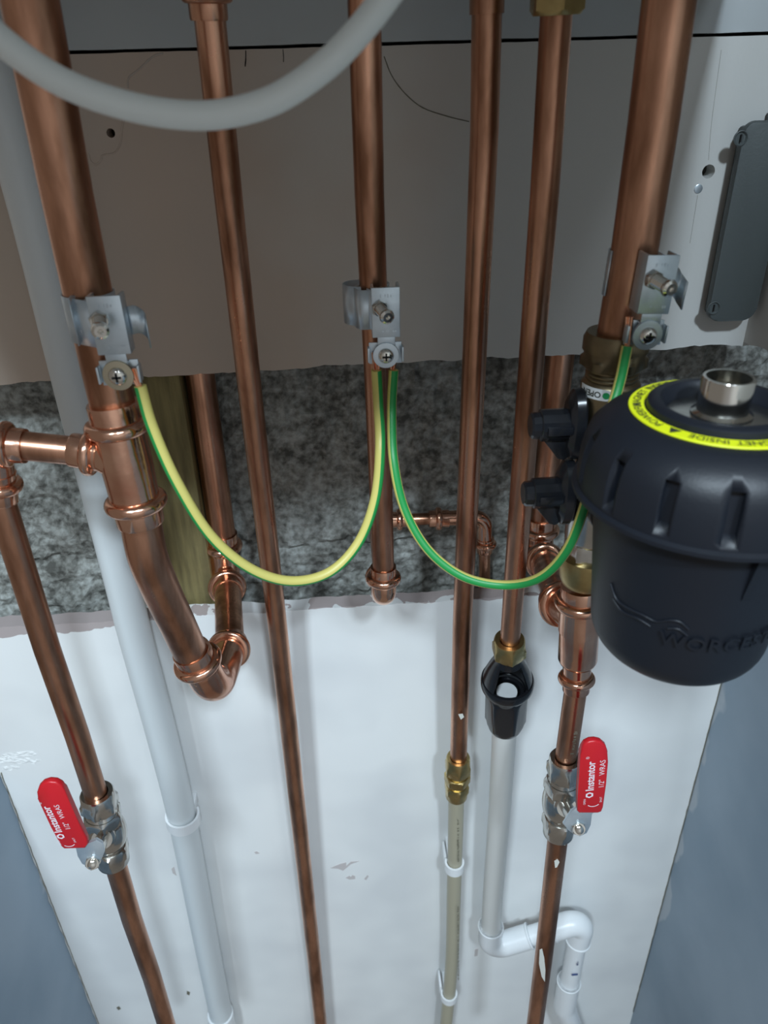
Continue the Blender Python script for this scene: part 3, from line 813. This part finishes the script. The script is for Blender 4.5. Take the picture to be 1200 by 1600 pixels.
for k in (0, 120, 240):
    ringtext('POWERFUL', 66+k, .0046, 1.0); ringtext('MAGNET', 102+k, .0046, 1.0); ringtext('INSIDE', 140+k, .0046, 1.0)
    # warning triangle with bolt
    t0_ = math.radians(56+k); 
    for tri in (((-.0025,0),(.0025,0),(0,.0042)),):
        vs = [mb.bm.verts.new(fc + V((-math.sin(t0_+x/.0312)*(.0312+y), -math.cos(t0_+x/.0312)*(.0312+y), .00095-(y+.0012)*.05))) for x, y in tri]
        mb.bm.faces.new(vs)
obj('lettering', mb, M['ink'], lab, sharp=0, recalc=False)
# raised name on the canister
mb = MB()
def cantext(x, y, z):
    d = .088 - y; r = .0405 + (.090-d)*(.0452-.0405)/.044 + z
    t = x/.0425
    return fc + V((math.sin(t)*r, -math.cos(t)*r, -d))
mb.text('WORCESTER', lambda x, y, z: cantext(x-.0265, y-.001, max(z, -.0001)+.0006), size=.0098, bold=.0001, depth=.0006, spacing=1.1)
obj('raised_lettering', mb, M['black'], fi, sharp=20)
mb = MB()
for pts in ([(-.034,.019),(-.030,.0135),(-.024,.0125),(-.016,.0128),(-.010,.0122),(-.005,.0150),(-.001,.0155),(.003,.0125)],
            [(-.032,.012),(-.026,.0090),(-.018,.0098),(-.012,.0085)], [(-.005,.0105),(-.001,.0115),(.003,.0090)]):
    mb.tube(catmull([cantext(x-.019, y-.003, .0) for x, y in pts], 6), .0006, n=8)
obj('swoosh', mb, M['black'], fi, sharp=60)
# side connection to the valve column
fl0 = P(930, 745, -.150); fl0 = fl0 + (V((fc.x, fc.y, fl0.z))-fl0).normalized()*.015
side = V((fc.x, fc.y, fl0.z-.004))
dirn = (side - fl0)
mb = MB(); mb.lathe(fl0, dirn, [(0,.012),(.010,.0125),(.012,.0180),(.020,.0180),(.022,.0145),(dirn.length*.6,.0150)], n=40); obj('side_port', mb, M['gblack'], fi)
mb = MB(); b0 = fl0 + V((.014,-.012,-.030)); mb.box(b0, V((1,0,0)), V((0,1,0)), V((0,0,1)), .014, .024, .062, .003)
obj('bracket', mb, M['gblack'], fi)

# valve column (two isolating valves left of the filter)
def axis_pt(y): # vertical axis in pixels
    return P(961 - .135*(y-548), y, YRb)
A_ = axis_pt(518); 
Zd = (axis_pt(900)-axis_pt(518)).normalized()
def dist(y): return (axis_pt(y)-A_).length
v1 = thing('isolating_valve', axis_pt(690), 'upper brass isolating valve with white OPEN sticker and black tap beside the filter', 'valve')
mb = MB(); mb.lathe(A_, Zd, [(0, r22), (0, .0150), (.003, .0165), (dist(545), .0165)], n=48)
mb.nut(A_, Zd, dist(543), dist(572), .0305, hole=None, ph=.2, rnd=1); obj('compression_nut', mb, M['dullbrass'], v1)
mb = MB()
d0_ = dist(572); pr = [(d0_-.001,.0125)]
for i in range(3): pr += [(d0_+.0005+.0022*i,.0136),(d0_+.0014+.0022*i,.0136),(d0_+.0016+.0022*i,.0126)]
pr += [(d0_+.0075,.0145),(d0_+.009,.0152),(dist(640),.0150),(dist(672),.0140),(dist(684),.0125)]
mb.lathe(A_, Zd, pr, n=48); obj('valve_body', mb, M['dullbrass'], v1)
mb = MB(); mb.lathe(A_, Zd, [(dist(682),.0120),(dist(684),.0152),(dist(700),.0152),(dist(702),.0120)], n=48); obj('collar', mb, M['greyplastic'], v1)
# sticker wrapped round the body
st = MB(); a, u, w_ = frame(Zd)
sr = .0153
def onbody(ang, z, rr=sr):   # angle measured from the camera side, positive right
    d = V((math.sin(ang), -math.cos(ang), 0)); return A_ + Zd*z + d*rr
zs = dist(603); n = 20; sh = .0030
prev = None
rowA, rowB = [], []
for i in range(n+1):
    t = -1.55 + 1.30*i/n
    e = min(1, math.sqrt(max(0, 1-max(0, (i-(n-3))/3)**2))) if i > n-3 else 1
    rowA.append(st.bm.verts.new(onbody(t, zs-sh*max(e,.35)))); rowB.append(st.bm.verts.new(onbody(t, zs+sh*max(e,.35))))
for i in range(n): st.bm.faces.new((rowA[i], rowA[i+1], rowB[i+1], rowB[i]))
sti = obj('sticker', st, M['white'], v1, sharp=60)
mb = MB(); mb.text('OPEN', lambda x, y, z: onbody(-.62 - x/sr, zs+y-.0014, sr+.0002), size=.0044, bold=.0001); obj('sticker_text', mb, M['ink'], sti, sharp=0)
mb = MB(); vs = [mb.bm.verts.new(onbody(-.45+.0018*math.cos(t/16*2*PI)/sr, zs+.0018*math.sin(t/16*2*PI), sr+.0003)) for t in range(16)]; mb.bm.faces.new(vs); obj('sticker_dot', mb, M['dot'], sti, sharp=0)

v2 = thing('isolating_valve', axis_pt(900), 'lower isolating valve with black tap and brass nut above the copper tee', 'valve')
mb = MB(); mb.lathe(A_, Zd, [(dist(700),.0118),(dist(704),.0135),(dist(722),.0135),(dist(726),.0118),(dist(732),.0128),(dist(745),.0128),(dist(750),.0148),(dist(835),.0148),(dist(842),.0130)], n=48)
mb.nut(A_, Zd, dist(838), dist(866), .0255, ph=.3, ch=.08); obj('valve_body', mb, M['nickel'], v2)
mb = MB(); mb.lathe(A_, Zd, [(dist(864),.0120),(dist(866),.0160),(dist(880),.0166),(dist(900),.0150),(dist(908),.0135),(dist(911),.0115)], n=48); obj('brass_collar', mb, M['brass'], v2)

def tap(parent, px, py, label=None):
    """black butterfly tap pointing left: hub, paddle, web"""
    c = P(px, py, YRb-.002); X = V((-1, .0, .0)).normalized(); Yv = V((0,-1,0)); Zu = V((0,0,1))
    mb = MB(); mb.lathe(c, X, [(-.012,.0055),(.0005,.0055)], n=24); obj('stem', mb, M['nickel'], parent)
    mb = MB()
    # paddle
    for d, s_ in ((0,.90),(.0015,1.0),(.006,.98),(.0085,.80)):
        pass
    n = 40; rows = []
    for d, s_ in ((0,.93),(.0012,1.0),(.0055,.97),(.0080,.72)):
        row = []
        for i in range(n):
            t = 2*PI*i/n
            row.append(mb.bm.verts.new(c + X*d + Zu*(.0200*s_*math.copysign(abs(math.cos(t))**.85, math.cos(t))) + Yv*(.0110*s_*math.copysign(abs(math.sin(t))**.9, math.sin(t)))))
        rows.append(row)
    for i in range(3): mb.bridge(rows[i], rows[i+1])
    mb.cap(rows[0], True); mb.cap(rows[-1])
    obj('paddle', mb, M['gblack'], parent)
    mb = MB(); mb.lathe(c, X, [(.004,.0086),(.0050,.0089),(.022,.0086),(.0225,.0078)], n=12)
    mb.lathe(c, X, [(.021,.0074),(.0265,.0070),(.0275,.0060)], n=12); obj('hub', mb, M['gblack'], parent, sharp=20)
    mb = MB()
    mb.slab([c+X*.006+Zu*-.0185+Yv*.003, c+X*.008+Zu*-.0200+Yv*.003, c+X*.0115+Zu*-.0190+Yv*.003, c+X*.020+Zu*-.0080+Yv*.003, c+X*.020+Zu*.006+Yv*.003, c+X*.006+Zu*.008+Yv*.003], -Yv, .006, .0008)
    mb.box(c+X*.0135+Yv*.0093, X, Yv, Zu, .013, .0012, .0046, .0003)
    obj('web', mb, M['gblack'], parent)
tap(v1, 908, 662); tap(v2, 893, 768)

# --- riser in the recess at the right, elbows, tee and thin pipe down to the valve
rt = thing('copper_pipe', axis_pt(1030), 'copper pipe from the wall recess through a tee down to the right valve', 'pipe')
ra, rc_ = P(876, 548, .034), P(846, 822, .034)
mb = MB(); mb.tube([up(ra, rc_, 1.42), ra, rc_], r22, n=40); obj('riser_tube', mb, M['copper'], rt)
Yt = -.145
def tx(y, k=-.125): return 906 + k*(y-950)
T0, T1 = P(908.5, 914, Yt), P(902, 1036, Yt)
axT = (T1-T0).normalized(); LT = (T1-T0).length
mb = MB(); press(mb, T0, axT, r22, LT*.55); mb.lathe(T0, axT, [(LT*.5, .0125), (LT*.93, .0127), (LT*.97,.0118), (LT,.0098)], n=48)
T2 = P(900, 1079, Yt-.003); press(mb, T2, -(T2-T1), r15, (T2-T1).length)
bC = T0 + axT*(LT*.40); bE = P(868, 936, -.105)
mb.tube([bE, bC], r22+.0014, n=40); press(mb, bE, bC-bE, r22, .016)
obj('tee_fitting', mb, M['copper_b'], rt)
bF = P(850, 872, .000)
mb = MB(); mb.tube([bF, bE.lerp(bC, .2)], r22, n=40); obj('tube', mb, M['copper'], rt)
rc2 = P(843, 850, .034)
mb = MB(); rcT = P(846, 808, .034)
bG = bF.lerp(bE, .22)
mb.tube(fillet([rcT, P(840, 872, .036), bG], .020, 12), r22+.0014, n=40); press(mb, rcT, rc2-rcT, r22, .018); press(mb, bG, bF-bE, r22, .018)
obj('elbow_fitting', mb, M['copper_b'], rt)
vR0 = P(883, 1192, -.157)
mb = MB(); mb.tube([T2+axT*-.004, vR0+V((0,0,-.005))], r15, n=40); obj('tube', mb, M['copper'], rt)
mb = MB(); q = P(893, 1178, -.1655); marks(mb, lambda x, y, z: q + V((-y+.002, -.0004, x)), .022, .0030, 5); obj('printing', mb, M['greyink'], rt)

lowr = thing('copper_pipe', P(838, 1620, -.157), 'paint-splashed copper pipe hanging below the right red-handled valve', 'pipe')
mb = MB(); mb.tube([P(873, 1298, -.157), P(849, 1500, -.157), P(836, 1600, -.157), P(828, 1660, -.157)], r15, n=40); obj('tube', mb, M['copper'], lowr)
def splash(pts, c, name='plaster_splash'):
    """thin dried splash lying on the pipe's front"""
    mb = MB(); mb.slab([P(x, y, c) for x, y in pts], V((0,-1,0)), .0006); obj(name, mb, M['gouge'], lowr, sharp=0)
splash([(843,1484),(847,1482),(850,1495),(852,1515),(851,1533),(846,1525),(842,1505)], -.1642)
splash([(866,1345),(871,1342),(874,1346),(870,1354),(867,1355)], -.1644)
splash([(874,1307),(877,1306),(882,1317),(883,1320),(877,1318)], -.1642)

# ================================================================== ball valves with red handles
def ball_valve(A, B, stem_tip, outline, label, Yh, tilt, txt, strip, shrink=1.0, s=1.0, flip=1):
    t = thing('ball_valve', B, label, 'valve')
    ax = B-A; L = ax.length
    mb = MB(); mb.nut(A, ax, 0, L*.22, .0225*s, hole=r15, rnd=1); obj('compression_nut', mb, M['nickel'], t)
    # serrated collar inside the top nut
    mb = MB(); pr = [(L*.18,.0085*s),(L*.21,.0096*s),(L*.23,.0088*s),(L*.25,.0100*s),(L*.30,.0118*s)]
    mb.lathe(A, ax, pr, n=40)
    mb.nut(A, ax, L*.27, L*.42, .0240*s, ph=.25, ch=.2)
    pr = [(L*.40,.0110*s)]
    for i in range(9):
        q = i/8*PI; pr.append((L*(.42+.14*(1-math.cos(q))), (.0108+.0030*math.sin(q))*s))
    pr += [(L*.72,.0105*s),(L*.78,.0100*s)]
    mb.lathe(A, ax, pr, n=48)
    cc = A + ax*.52; mb.lathe(cc, stem_tip-cc, [(0,.0095*s),(.0135*s,.0085*s),(.015*s,.0070*s)], n=32)
    obj('valve_body', mb, M['nickel'], t)
    mb = MB(); mb.nut(A, ax, L*.76, L, .0225*s, hole=r15, ph=.12, rnd=-1); obj('compression_nut', mb, M['nickel'], t)
    d = (stem_tip-cc); dl = d.length
    mb = MB(); mb.lathe(cc, d, [(.012,.0046),(dl-.004,.0046)], n=24); obj('stem', mb, M['nickel'], t)
    mb = MB(); mb.nut(cc, d, dl-.0045, dl, .0085, ch=.2); mb.lathe(cc, d, [(dl-.001,.0030),(dl+.0015,.0028),(dl+.0022,.0015)], n=20); obj('stem_nut', mb, M['steel'], t)
    # steel strip from stem to handle
    mb = MB(); mb.slab([P(x, y, Yh) for x, y in strip], V((0,1,0)), .0022, .0004); obj('lever_strip', mb, M['zinc'], t)
    mb = MB(); mb.slab([P(x, y, Yh-.0012) for x, y in outline], V((0,1,0)), .0046, .0012)
    h = obj('handle', mb, M['red'], t, sharp=50)
    # lettering, reading upwards along the handle
    o, up_ = P(*txt[0], Yh), P(*txt[1], Yh)
    e1 = (up_-o).normalized(); e2 = V((1,0,0)); e2 = (e2 - e1*e2.dot(e1)).normalized()*-1
    k = (up_-o).length
    mb = MB()
    def at(x, y): return o + e1*(x*k) - e2*(-y*k)*1.0 + V((0,-.0016,0))
    def T(s_, x0, y0, size, bold=0.0): mb.text(s_, lambda x, y, z: at(x0+x/k, y0+y/k), size=size*k, bold=bold*k)
    T('Instantor', .15, -.085, .225, .005); T('\u00ae', 1.06, .03, .09)
    T('1/2"', .20, -.285, .15); T('WRAS', .56, -.285, .155)
    T('OPEN', -.24, .060, .065); T('SHUT', -.22, -.265, .065)
    for R1, R2, c0 in ((.085, .045, (.03, -.01)),):
        for i in range(6):
            a1, a2 = i*PI/3, (i+1)*PI/3
            vs = [mb.bm.verts.new(at(c0[0]+R*math.cos(a_), c0[1]+R*math.sin(a_))) for R, a_ in ((R1,a1),(R1,a2),(R2,a2),(R2,a1))]
            mb.bm.faces.new(vs)
    for i in range(7):
        a1 = PI*.72+i*PI*.56/7; a2 = a1+PI*.56/7
        vs = [mb.bm.verts.new(at(-.18+R*math.cos(a_), -.10+R*math.sin(a_))) for R, a_ in ((.15,a1),(.15,a2),(.130,a2),(.130,a1))]
        mb.bm.faces.new(vs)
    obj('lettering', mb, M['wink'], h, sharp=0)
    return t
def rounded(pl, pr_, pb):
    return pl+pr_+pb
Yh = -.196
out_r = [(902,1268),(903,1240),(905,1210),(907,1180),(909,1170),(914,1163),(922,1159),(931,1158),(940,1160),(947,1166),(950,1175),(950,1190),(947,1225),(943,1262),(940,1269),(934,1271),(905,1271)]
ball_valve(P(884, 1184, -.157), P(872, 1302, -.157), P(905, 1296, -.199), out_r,
    'ball valve on the right pipe, its red lever handle standing right of it', Yh, 0, ((919,1241),(922,1186)),
    [(880,1288),(893,1268),(903,1262),(938,1262),(924,1272),(923,1290),(917,1302),(906,1307),(895,1303),(888,1297)])
out_l = [(133,1326),(100,1327),(95,1323),(80,1293),(66,1263),(59,1248),(57,1240),(60,1231),(66,1225),(76,1222),(87,1223),(96,1228),(101,1236),(116,1270),(136,1312),(137,1320)]
ball_valve(P(151, 1238, YL), P(178, 1346, YL), P(144, 1350, -.199), out_l,
    'ball valve on the left pipe, its red lever handle leaning out to the left', Yh, 0, ((96,1305),(71,1256)),
    [(150,1312),(160,1318),(163,1332),(158,1344),(150,1353),(140,1356),(128,1350),(121,1338),(118,1325),(130,1322)])

# ================================================================== earth clamps
def clamp(c, axis, r, label, start=38, Wp=.0150, Hp=.0265, dx=.0, tilt=.0, dep=.012, loop=0, loose='right', washer='zinc', ysc=0):
    """BS-style earth clamp: strap, folded bracket plate, screw, terminal with washer"""
    a = axis.normalized()                                   # downwards along pipe
    rot = Matrix.Rotation(tilt, 3, a)
    o_, = (frame(a)[1],); o_ = rot @ o_                     # outwards to the room
    s = a.cross(o_)                                         # sideways
    if s.x < 0: s = -s
    t = thing('earth_clamp', c, label, 'clamp')
    y0 = r + dep                                            # plate's distance from pipe axis
    pc = c + o_*y0 + s*dx
    # strap round the pipe
    mb = MB(); n = 40; sw = Hp*.80; th = .0007
    ro = r + .0006; pts = []
    for i in range(n+1):
        ang = math.radians(start) + (2*PI-2*math.radians(start))*i/n
        rr = ro
        if loop: rr = ro + loop*max(0, math.sin(ang-math.radians(10)))**3*1.0
        pts.append(c + o_*(math.cos(ang)*rr) + s*(-math.sin(ang)*rr))
    pts = ([pc - s*(Wp/2-.002) - o_*.001] if start < 60 else []) + pts + [pc + s*(Wp/2-.002) - o_*.001]
    if False: pts += [pts[-1] + s*.006 - o_*.006, pts[-1] + s*.0105 - o_*.011 + a*.003]
    A = [[mb.bm.verts.new(p + a*(k*sw/2) + o_*0 ) for p in pts] for k in (-1, 1)]
    for i in range(len(pts)-1): mb.bm.faces.new((A[0][i], A[0][i+1], A[1][i+1], A[1][i]))
    ob = obj('strap', mb, M['zinc'], t, sharp=60)
    md = ob.modifiers.new('solid', 'SOLIDIFY'); md.thickness = th; md.offset = 0
    if loose == 'left' or loop:
        mb = MB(); L0 = pc - s*(Wp/2) - o_*.006
        q = [L0 + s*.001, L0 - s*.005 - o_*.004, L0 - s*.0085 - o_*.003 - a*.002, L0 - s*.0095 + o_*.001 - a*.001]
        if loop: q = [L0 - o_*.002, L0 - s*.006 - o_*.003, L0 - s*.0085 - o_*.010, L0 - s*.004 - o_*.016]
        q = catmull(q, 4); A = [[mb.bm.verts.new(p + a*(k*sw/2*(1.05 if k > 0 else .95))) for p in q] for k in (-1, 1)]
        for i in range(len(q)-1): mb.bm.faces.new((A[0][i], A[0][i+1], A[1][i+1], A[1][i]))
        ob = obj('strap_end', mb, M['zinc'], t, sharp=60); md = ob.modifiers.new('solid', 'SOLIDIFY'); md.thickness = th; md.offset = 0
    if loose != 'loop':
        mb = MB(); R0 = pc + s*(Wp/2) - o_*.007
        q = catmull([R0, R0 + s*.0035 - o_*.001, R0 + s*.0065 - o_*.002 + a*.003, R0 + s*.0080 + o_*.003 + a*.006], 4)
        A = [[mb.bm.verts.new(p + a*(k*Hp*.24)) for p in q] for k in (-1, 1)]
        for i in range(len(q)-1): mb.bm.faces.new((A[0][i], A[0][i+1], A[1][i+1], A[1][i]))
        ob = obj('strap_end', mb, M['zinc'], t, sharp=60); md = ob.modifiers.new('solid', 'SOLIDIFY'); md.thickness = th; md.offset = 0
    # bracket: front plate with two folded sides
    mb = MB(); T = .0014
    mb.box(pc, s, o_, a, Wp, T, Hp, .0004)
    for k in (-1, 1): mb.box(pc + s*(k*(Wp/2-T/2)) - o_*(dep*.42), s, o_, a, T, dep*.86, Hp, .0003)
    br = obj('bracket', mb, M['zinc'], t)
    mb = MB(); marks(mb, lambda x, y, z: pc + o_*(T/2+.00015) + s*(x-.0030) - a*(y+Hp*.30), .0065, .0022, 3); marks(mb, lambda x, y, z: pc + o_*(T/2+.00015) + s*(x-.0040) - a*(y-Hp*.40), .0085, .0018, 4)
    obj('stamped_marks', mb, M['zinc'], br, sharp=0)
    # tightening screw, pointing at the room and a little right and down, with lock nut
    sd = (o_ + s*.28 + a*.12).normalized(); so = pc - s*.0038 - a*.003
    mb = MB(); mb.nut(so, sd, .0004, .0036, .0078, ch=.2); obj('lock_nut', mb, M['steel'], t)
    mb = MB(); pr = [(0,.0028)]
    for i in range(6): pr += [(.0036+.0014*i,.0031),(.0043+.0014*i,.0026)]
    pr += [(.0122,.0028),(.0122,.0037),(.0130,.0040),(.0142,.0037),(.0150,.0026),(.0150,.0012),(.0138,.0004)]
    mb.lathe(so, sd, pr, n=28); obj('tightening_screw', mb, M['steel'], t)
    # terminal tab, washer, screw
    tc = pc + a*(Hp/2+.0100) + s*(-.0005)
    mb = MB(); mb.box(pc + a*(Hp/2+.0020) - o_*.0005, s, o_, a, .0096, .0010, .0060, .0003)
    mb.box(tc - o_*.0045, s, o_, a, .0180, .0012, .0120, .0003)
    mb.box(pc + a*(Hp/2+.0046) - o_*.0025, s, o_, a, .0096, .0050, .0010, .0003)
    for k in (-1, 1): mb.box(tc + s*(k*.0093) - o_*.0025, s, o_, a, .0011, .0052, .0082, .0003)
    obj('terminal', mb, M['zinc'], t)
    mb = MB(); mb.lathe(tc, o_, [(-.0008,.0022),(-.0008,.0068),(.0000,.0072),(.0008,.0070),(.0010,.0045),(.0010,.0022)], n=40); obj('washer', mb, M[washer], t)
    mb = MB(); pr = [(.0008,.0042),(.0018,.0042),(.0030,.0034),(.0036,.0020),(.0037,.0)]
    mb.lathe(tc, o_, pr, n=32); 
    obj('terminal_screw', mb, M['steel'], t, sharp=60)
    mb = MB()
    for k in (0, 1):
        e = (s if k else a)
        f = (a if k else s); mb.box(tc + o_*.0037, e, f, o_, .0042, .0009, .0008)
    obj('screw_slot', mb, M['dark'], t)
    return t, tc, a, s, o_
bl_ax = P(181,655,YB)-P(136,452,YB)
tL = clamp(P(145, 492, YB), bl_ax, r22, 'earth clamp on the thick left pipe, holding one cable under a dull yellowish washer', dx=.0125, tilt=0, dep=.009, loose='left', washer='washer')
tC = clamp(P(585, 473, -.101), V((.005,.01,-1)), r15, 'earth clamp on the middle pipe, holding two cables under one washer', dx=.005, dep=.013, loop=.009, loose='loop')
tR = clamp(P(985, 427, YRb), nA-P(993,380,YRb), r22, 'earth clamp on the thick right pipe, above the brass nut', dx=.0045, dep=.013, loose='right', start=80)

# ================================================================== earth cables
def cable(pts, r, green, name, label, ends):
    """yellow cable with a green band; green = angle range (deg) of the band seen from the room"""
    t = thing('earth_cable', pts[len(pts)//2], label, 'cable')
    pp = catmull(pts, 14); n = 36
    mb = MB()
    def mi(i, n_): 
        ang = (360*(i+.5)/n_) % 360
        return 1 if any(lo <= ang < hi or lo <= ang-360 < hi for lo, hi in green) else 0
    mb.tube(pp, r, n=n, transport=False, mi=mi)
    obj('insulation', mb, [M['yellow'], M['green']], t)
    for e in ends:
        mb = MB(); p0, d0_, p1 = e
        for k in range(6):
            off = V((random.uniform(-1,1), random.uniform(-.4,.4), 0))*.0016
            mb.tube(catmull([p0+off*.9, lerp(p0, p1, .5)+off*1.4, p1+off*1.8], 4), .00065, n=8)
        obj('bare_strands', mb, M['strand'], t)
    return t
def tcam(tc): return tc
cL = tL[1]; cC = tC[1]; cR = tR[1]
yL, yC, yR = cL.y, cC.y, cR.y
pts1 = [P(219, 603, yL+.001), P(238, 668, -.178), P(277, 755, -.178), P(330, 838, -.176), P(392, 889, -.172), P(455, 908, -.166), P(515, 894, -.158), P(560, 848, -.150), P(586, 780, -.143), P(594, 700, -.136), P(591, 630, yC+.002), P(588, 578, yC+.002)]
cable(pts1, .0029, [(12, 105)], 'a', 'green and yellow earth cable hanging in a U between the left and middle clamps',
      [(pts1[0], None, P(209, 575, yL+.0015)), (pts1[-1], None, P(588, 550, yC+.0025))])
pts2 = [P(615, 578, yC+.002), P(612, 640, yC), P(615, 720, -.138), P(632, 795, -.148), P(668, 858, -.158), P(722, 900, -.166), P(785, 914, -.172), P(842, 903, -.180), P(884, 862, -.186), P(912, 795, -.190), P(934, 705, -.190), P(966, 605, yR-.001), P(980, 541, yR+.003)]
cable(pts2, .0027, [(-62, 30)], 'b', 'green and yellow earth cable looping from the middle clamp up to the right clamp',
      [(pts2[0], None, P(618, 545, yC+.0025)), (pts2[-1], None, P(984, 495, yR+.004))])

# ================================================================== junction box and hose
YJ = -.015
jb = thing('junction_box', P(1120, 500, 0), 'dark grey junction box with corner screws on the board at the right edge', 'box')
TL, BL = P(1143, 190, YJ), P(1105, 503, YJ)
jw = xr - .004 - BL.x; zc_ = (TL.z+BL.z)/2; jh = TL.z-BL.z; jx = xr-.004-jw/2
lean = math.atan2((TL.x-BL.x), jh)
X_, Z_ = V((1,0,0)), V((0,0,1))
mb = MB(); mb.box(V((jx, YJ/2+.002, zc_)), X_, V((0,1,0)), Z_, jw-.006, -YJ-.004, jh-.006, .002); obj('base', mb, M['boxgrey'], jb)
mb = MB(); 
def rrect(cx, cz, w__, h__, r, Y, n=6):
    out = []
    for (sx_, sz_, a0) in ((1,1,0),(-1,1,90),(-1,-1,180),(1,-1,270)):
        for k in range(n+1):
            t = math.radians(a0+90*k/n); out.append(V((cx+sx_*(w__/2-r)+r*math.cos(t), Y, cz+sz_*(h__/2-r)+r*math.sin(t))))
    return out
mb.slab(rrect(jx, zc_, jw, jh, .008, YJ), V((0,1,0)), .006, .001); lid = obj('lid', mb, M['boxgrey'], jb)
for px, py in ((1157,216),(1115,481)):
    mb = MB(); c = P(px, py, YJ-.0002); mb.lathe(c, V((0,-1,0)), [(0,.0045),(.0006,.0045),(.0008,.0040),(-.0004,.0030),(-.0004,.0)], n=28, caps=False); sc_ = obj('screw', mb, M['boxgrey'], lid)
    mb = MB(); mb.box(c+V((0,-.0006,0)), X_, V((0,1,0)), Z_, .0008, .0008, .0045); obj('screw_slot', mb, M['dark'], sc_)
mb = MB(); mb.box(V((jx+.008, -.006, TL.z+.002)), X_, V((0,1,0)), Z_, jw-.022, .010, .006, .0015); obj('lug', mb, M['boxgrey'], jb)

hp = [(-150,-90),(-60,5),(20,78),(100,130),(190,163),(275,179),(350,178),(430,155),(505,105),(560,50),(605,-8),(660,-90)]
mb = MB(); mb.tube(catmull([P(x, y, -.262) for x, y in hp], 10), .0041, n=40)
tag(obj('hose', mb, M['hose']), 'pale grey flexible hose looping across the top in front of the pipes', 'hose')
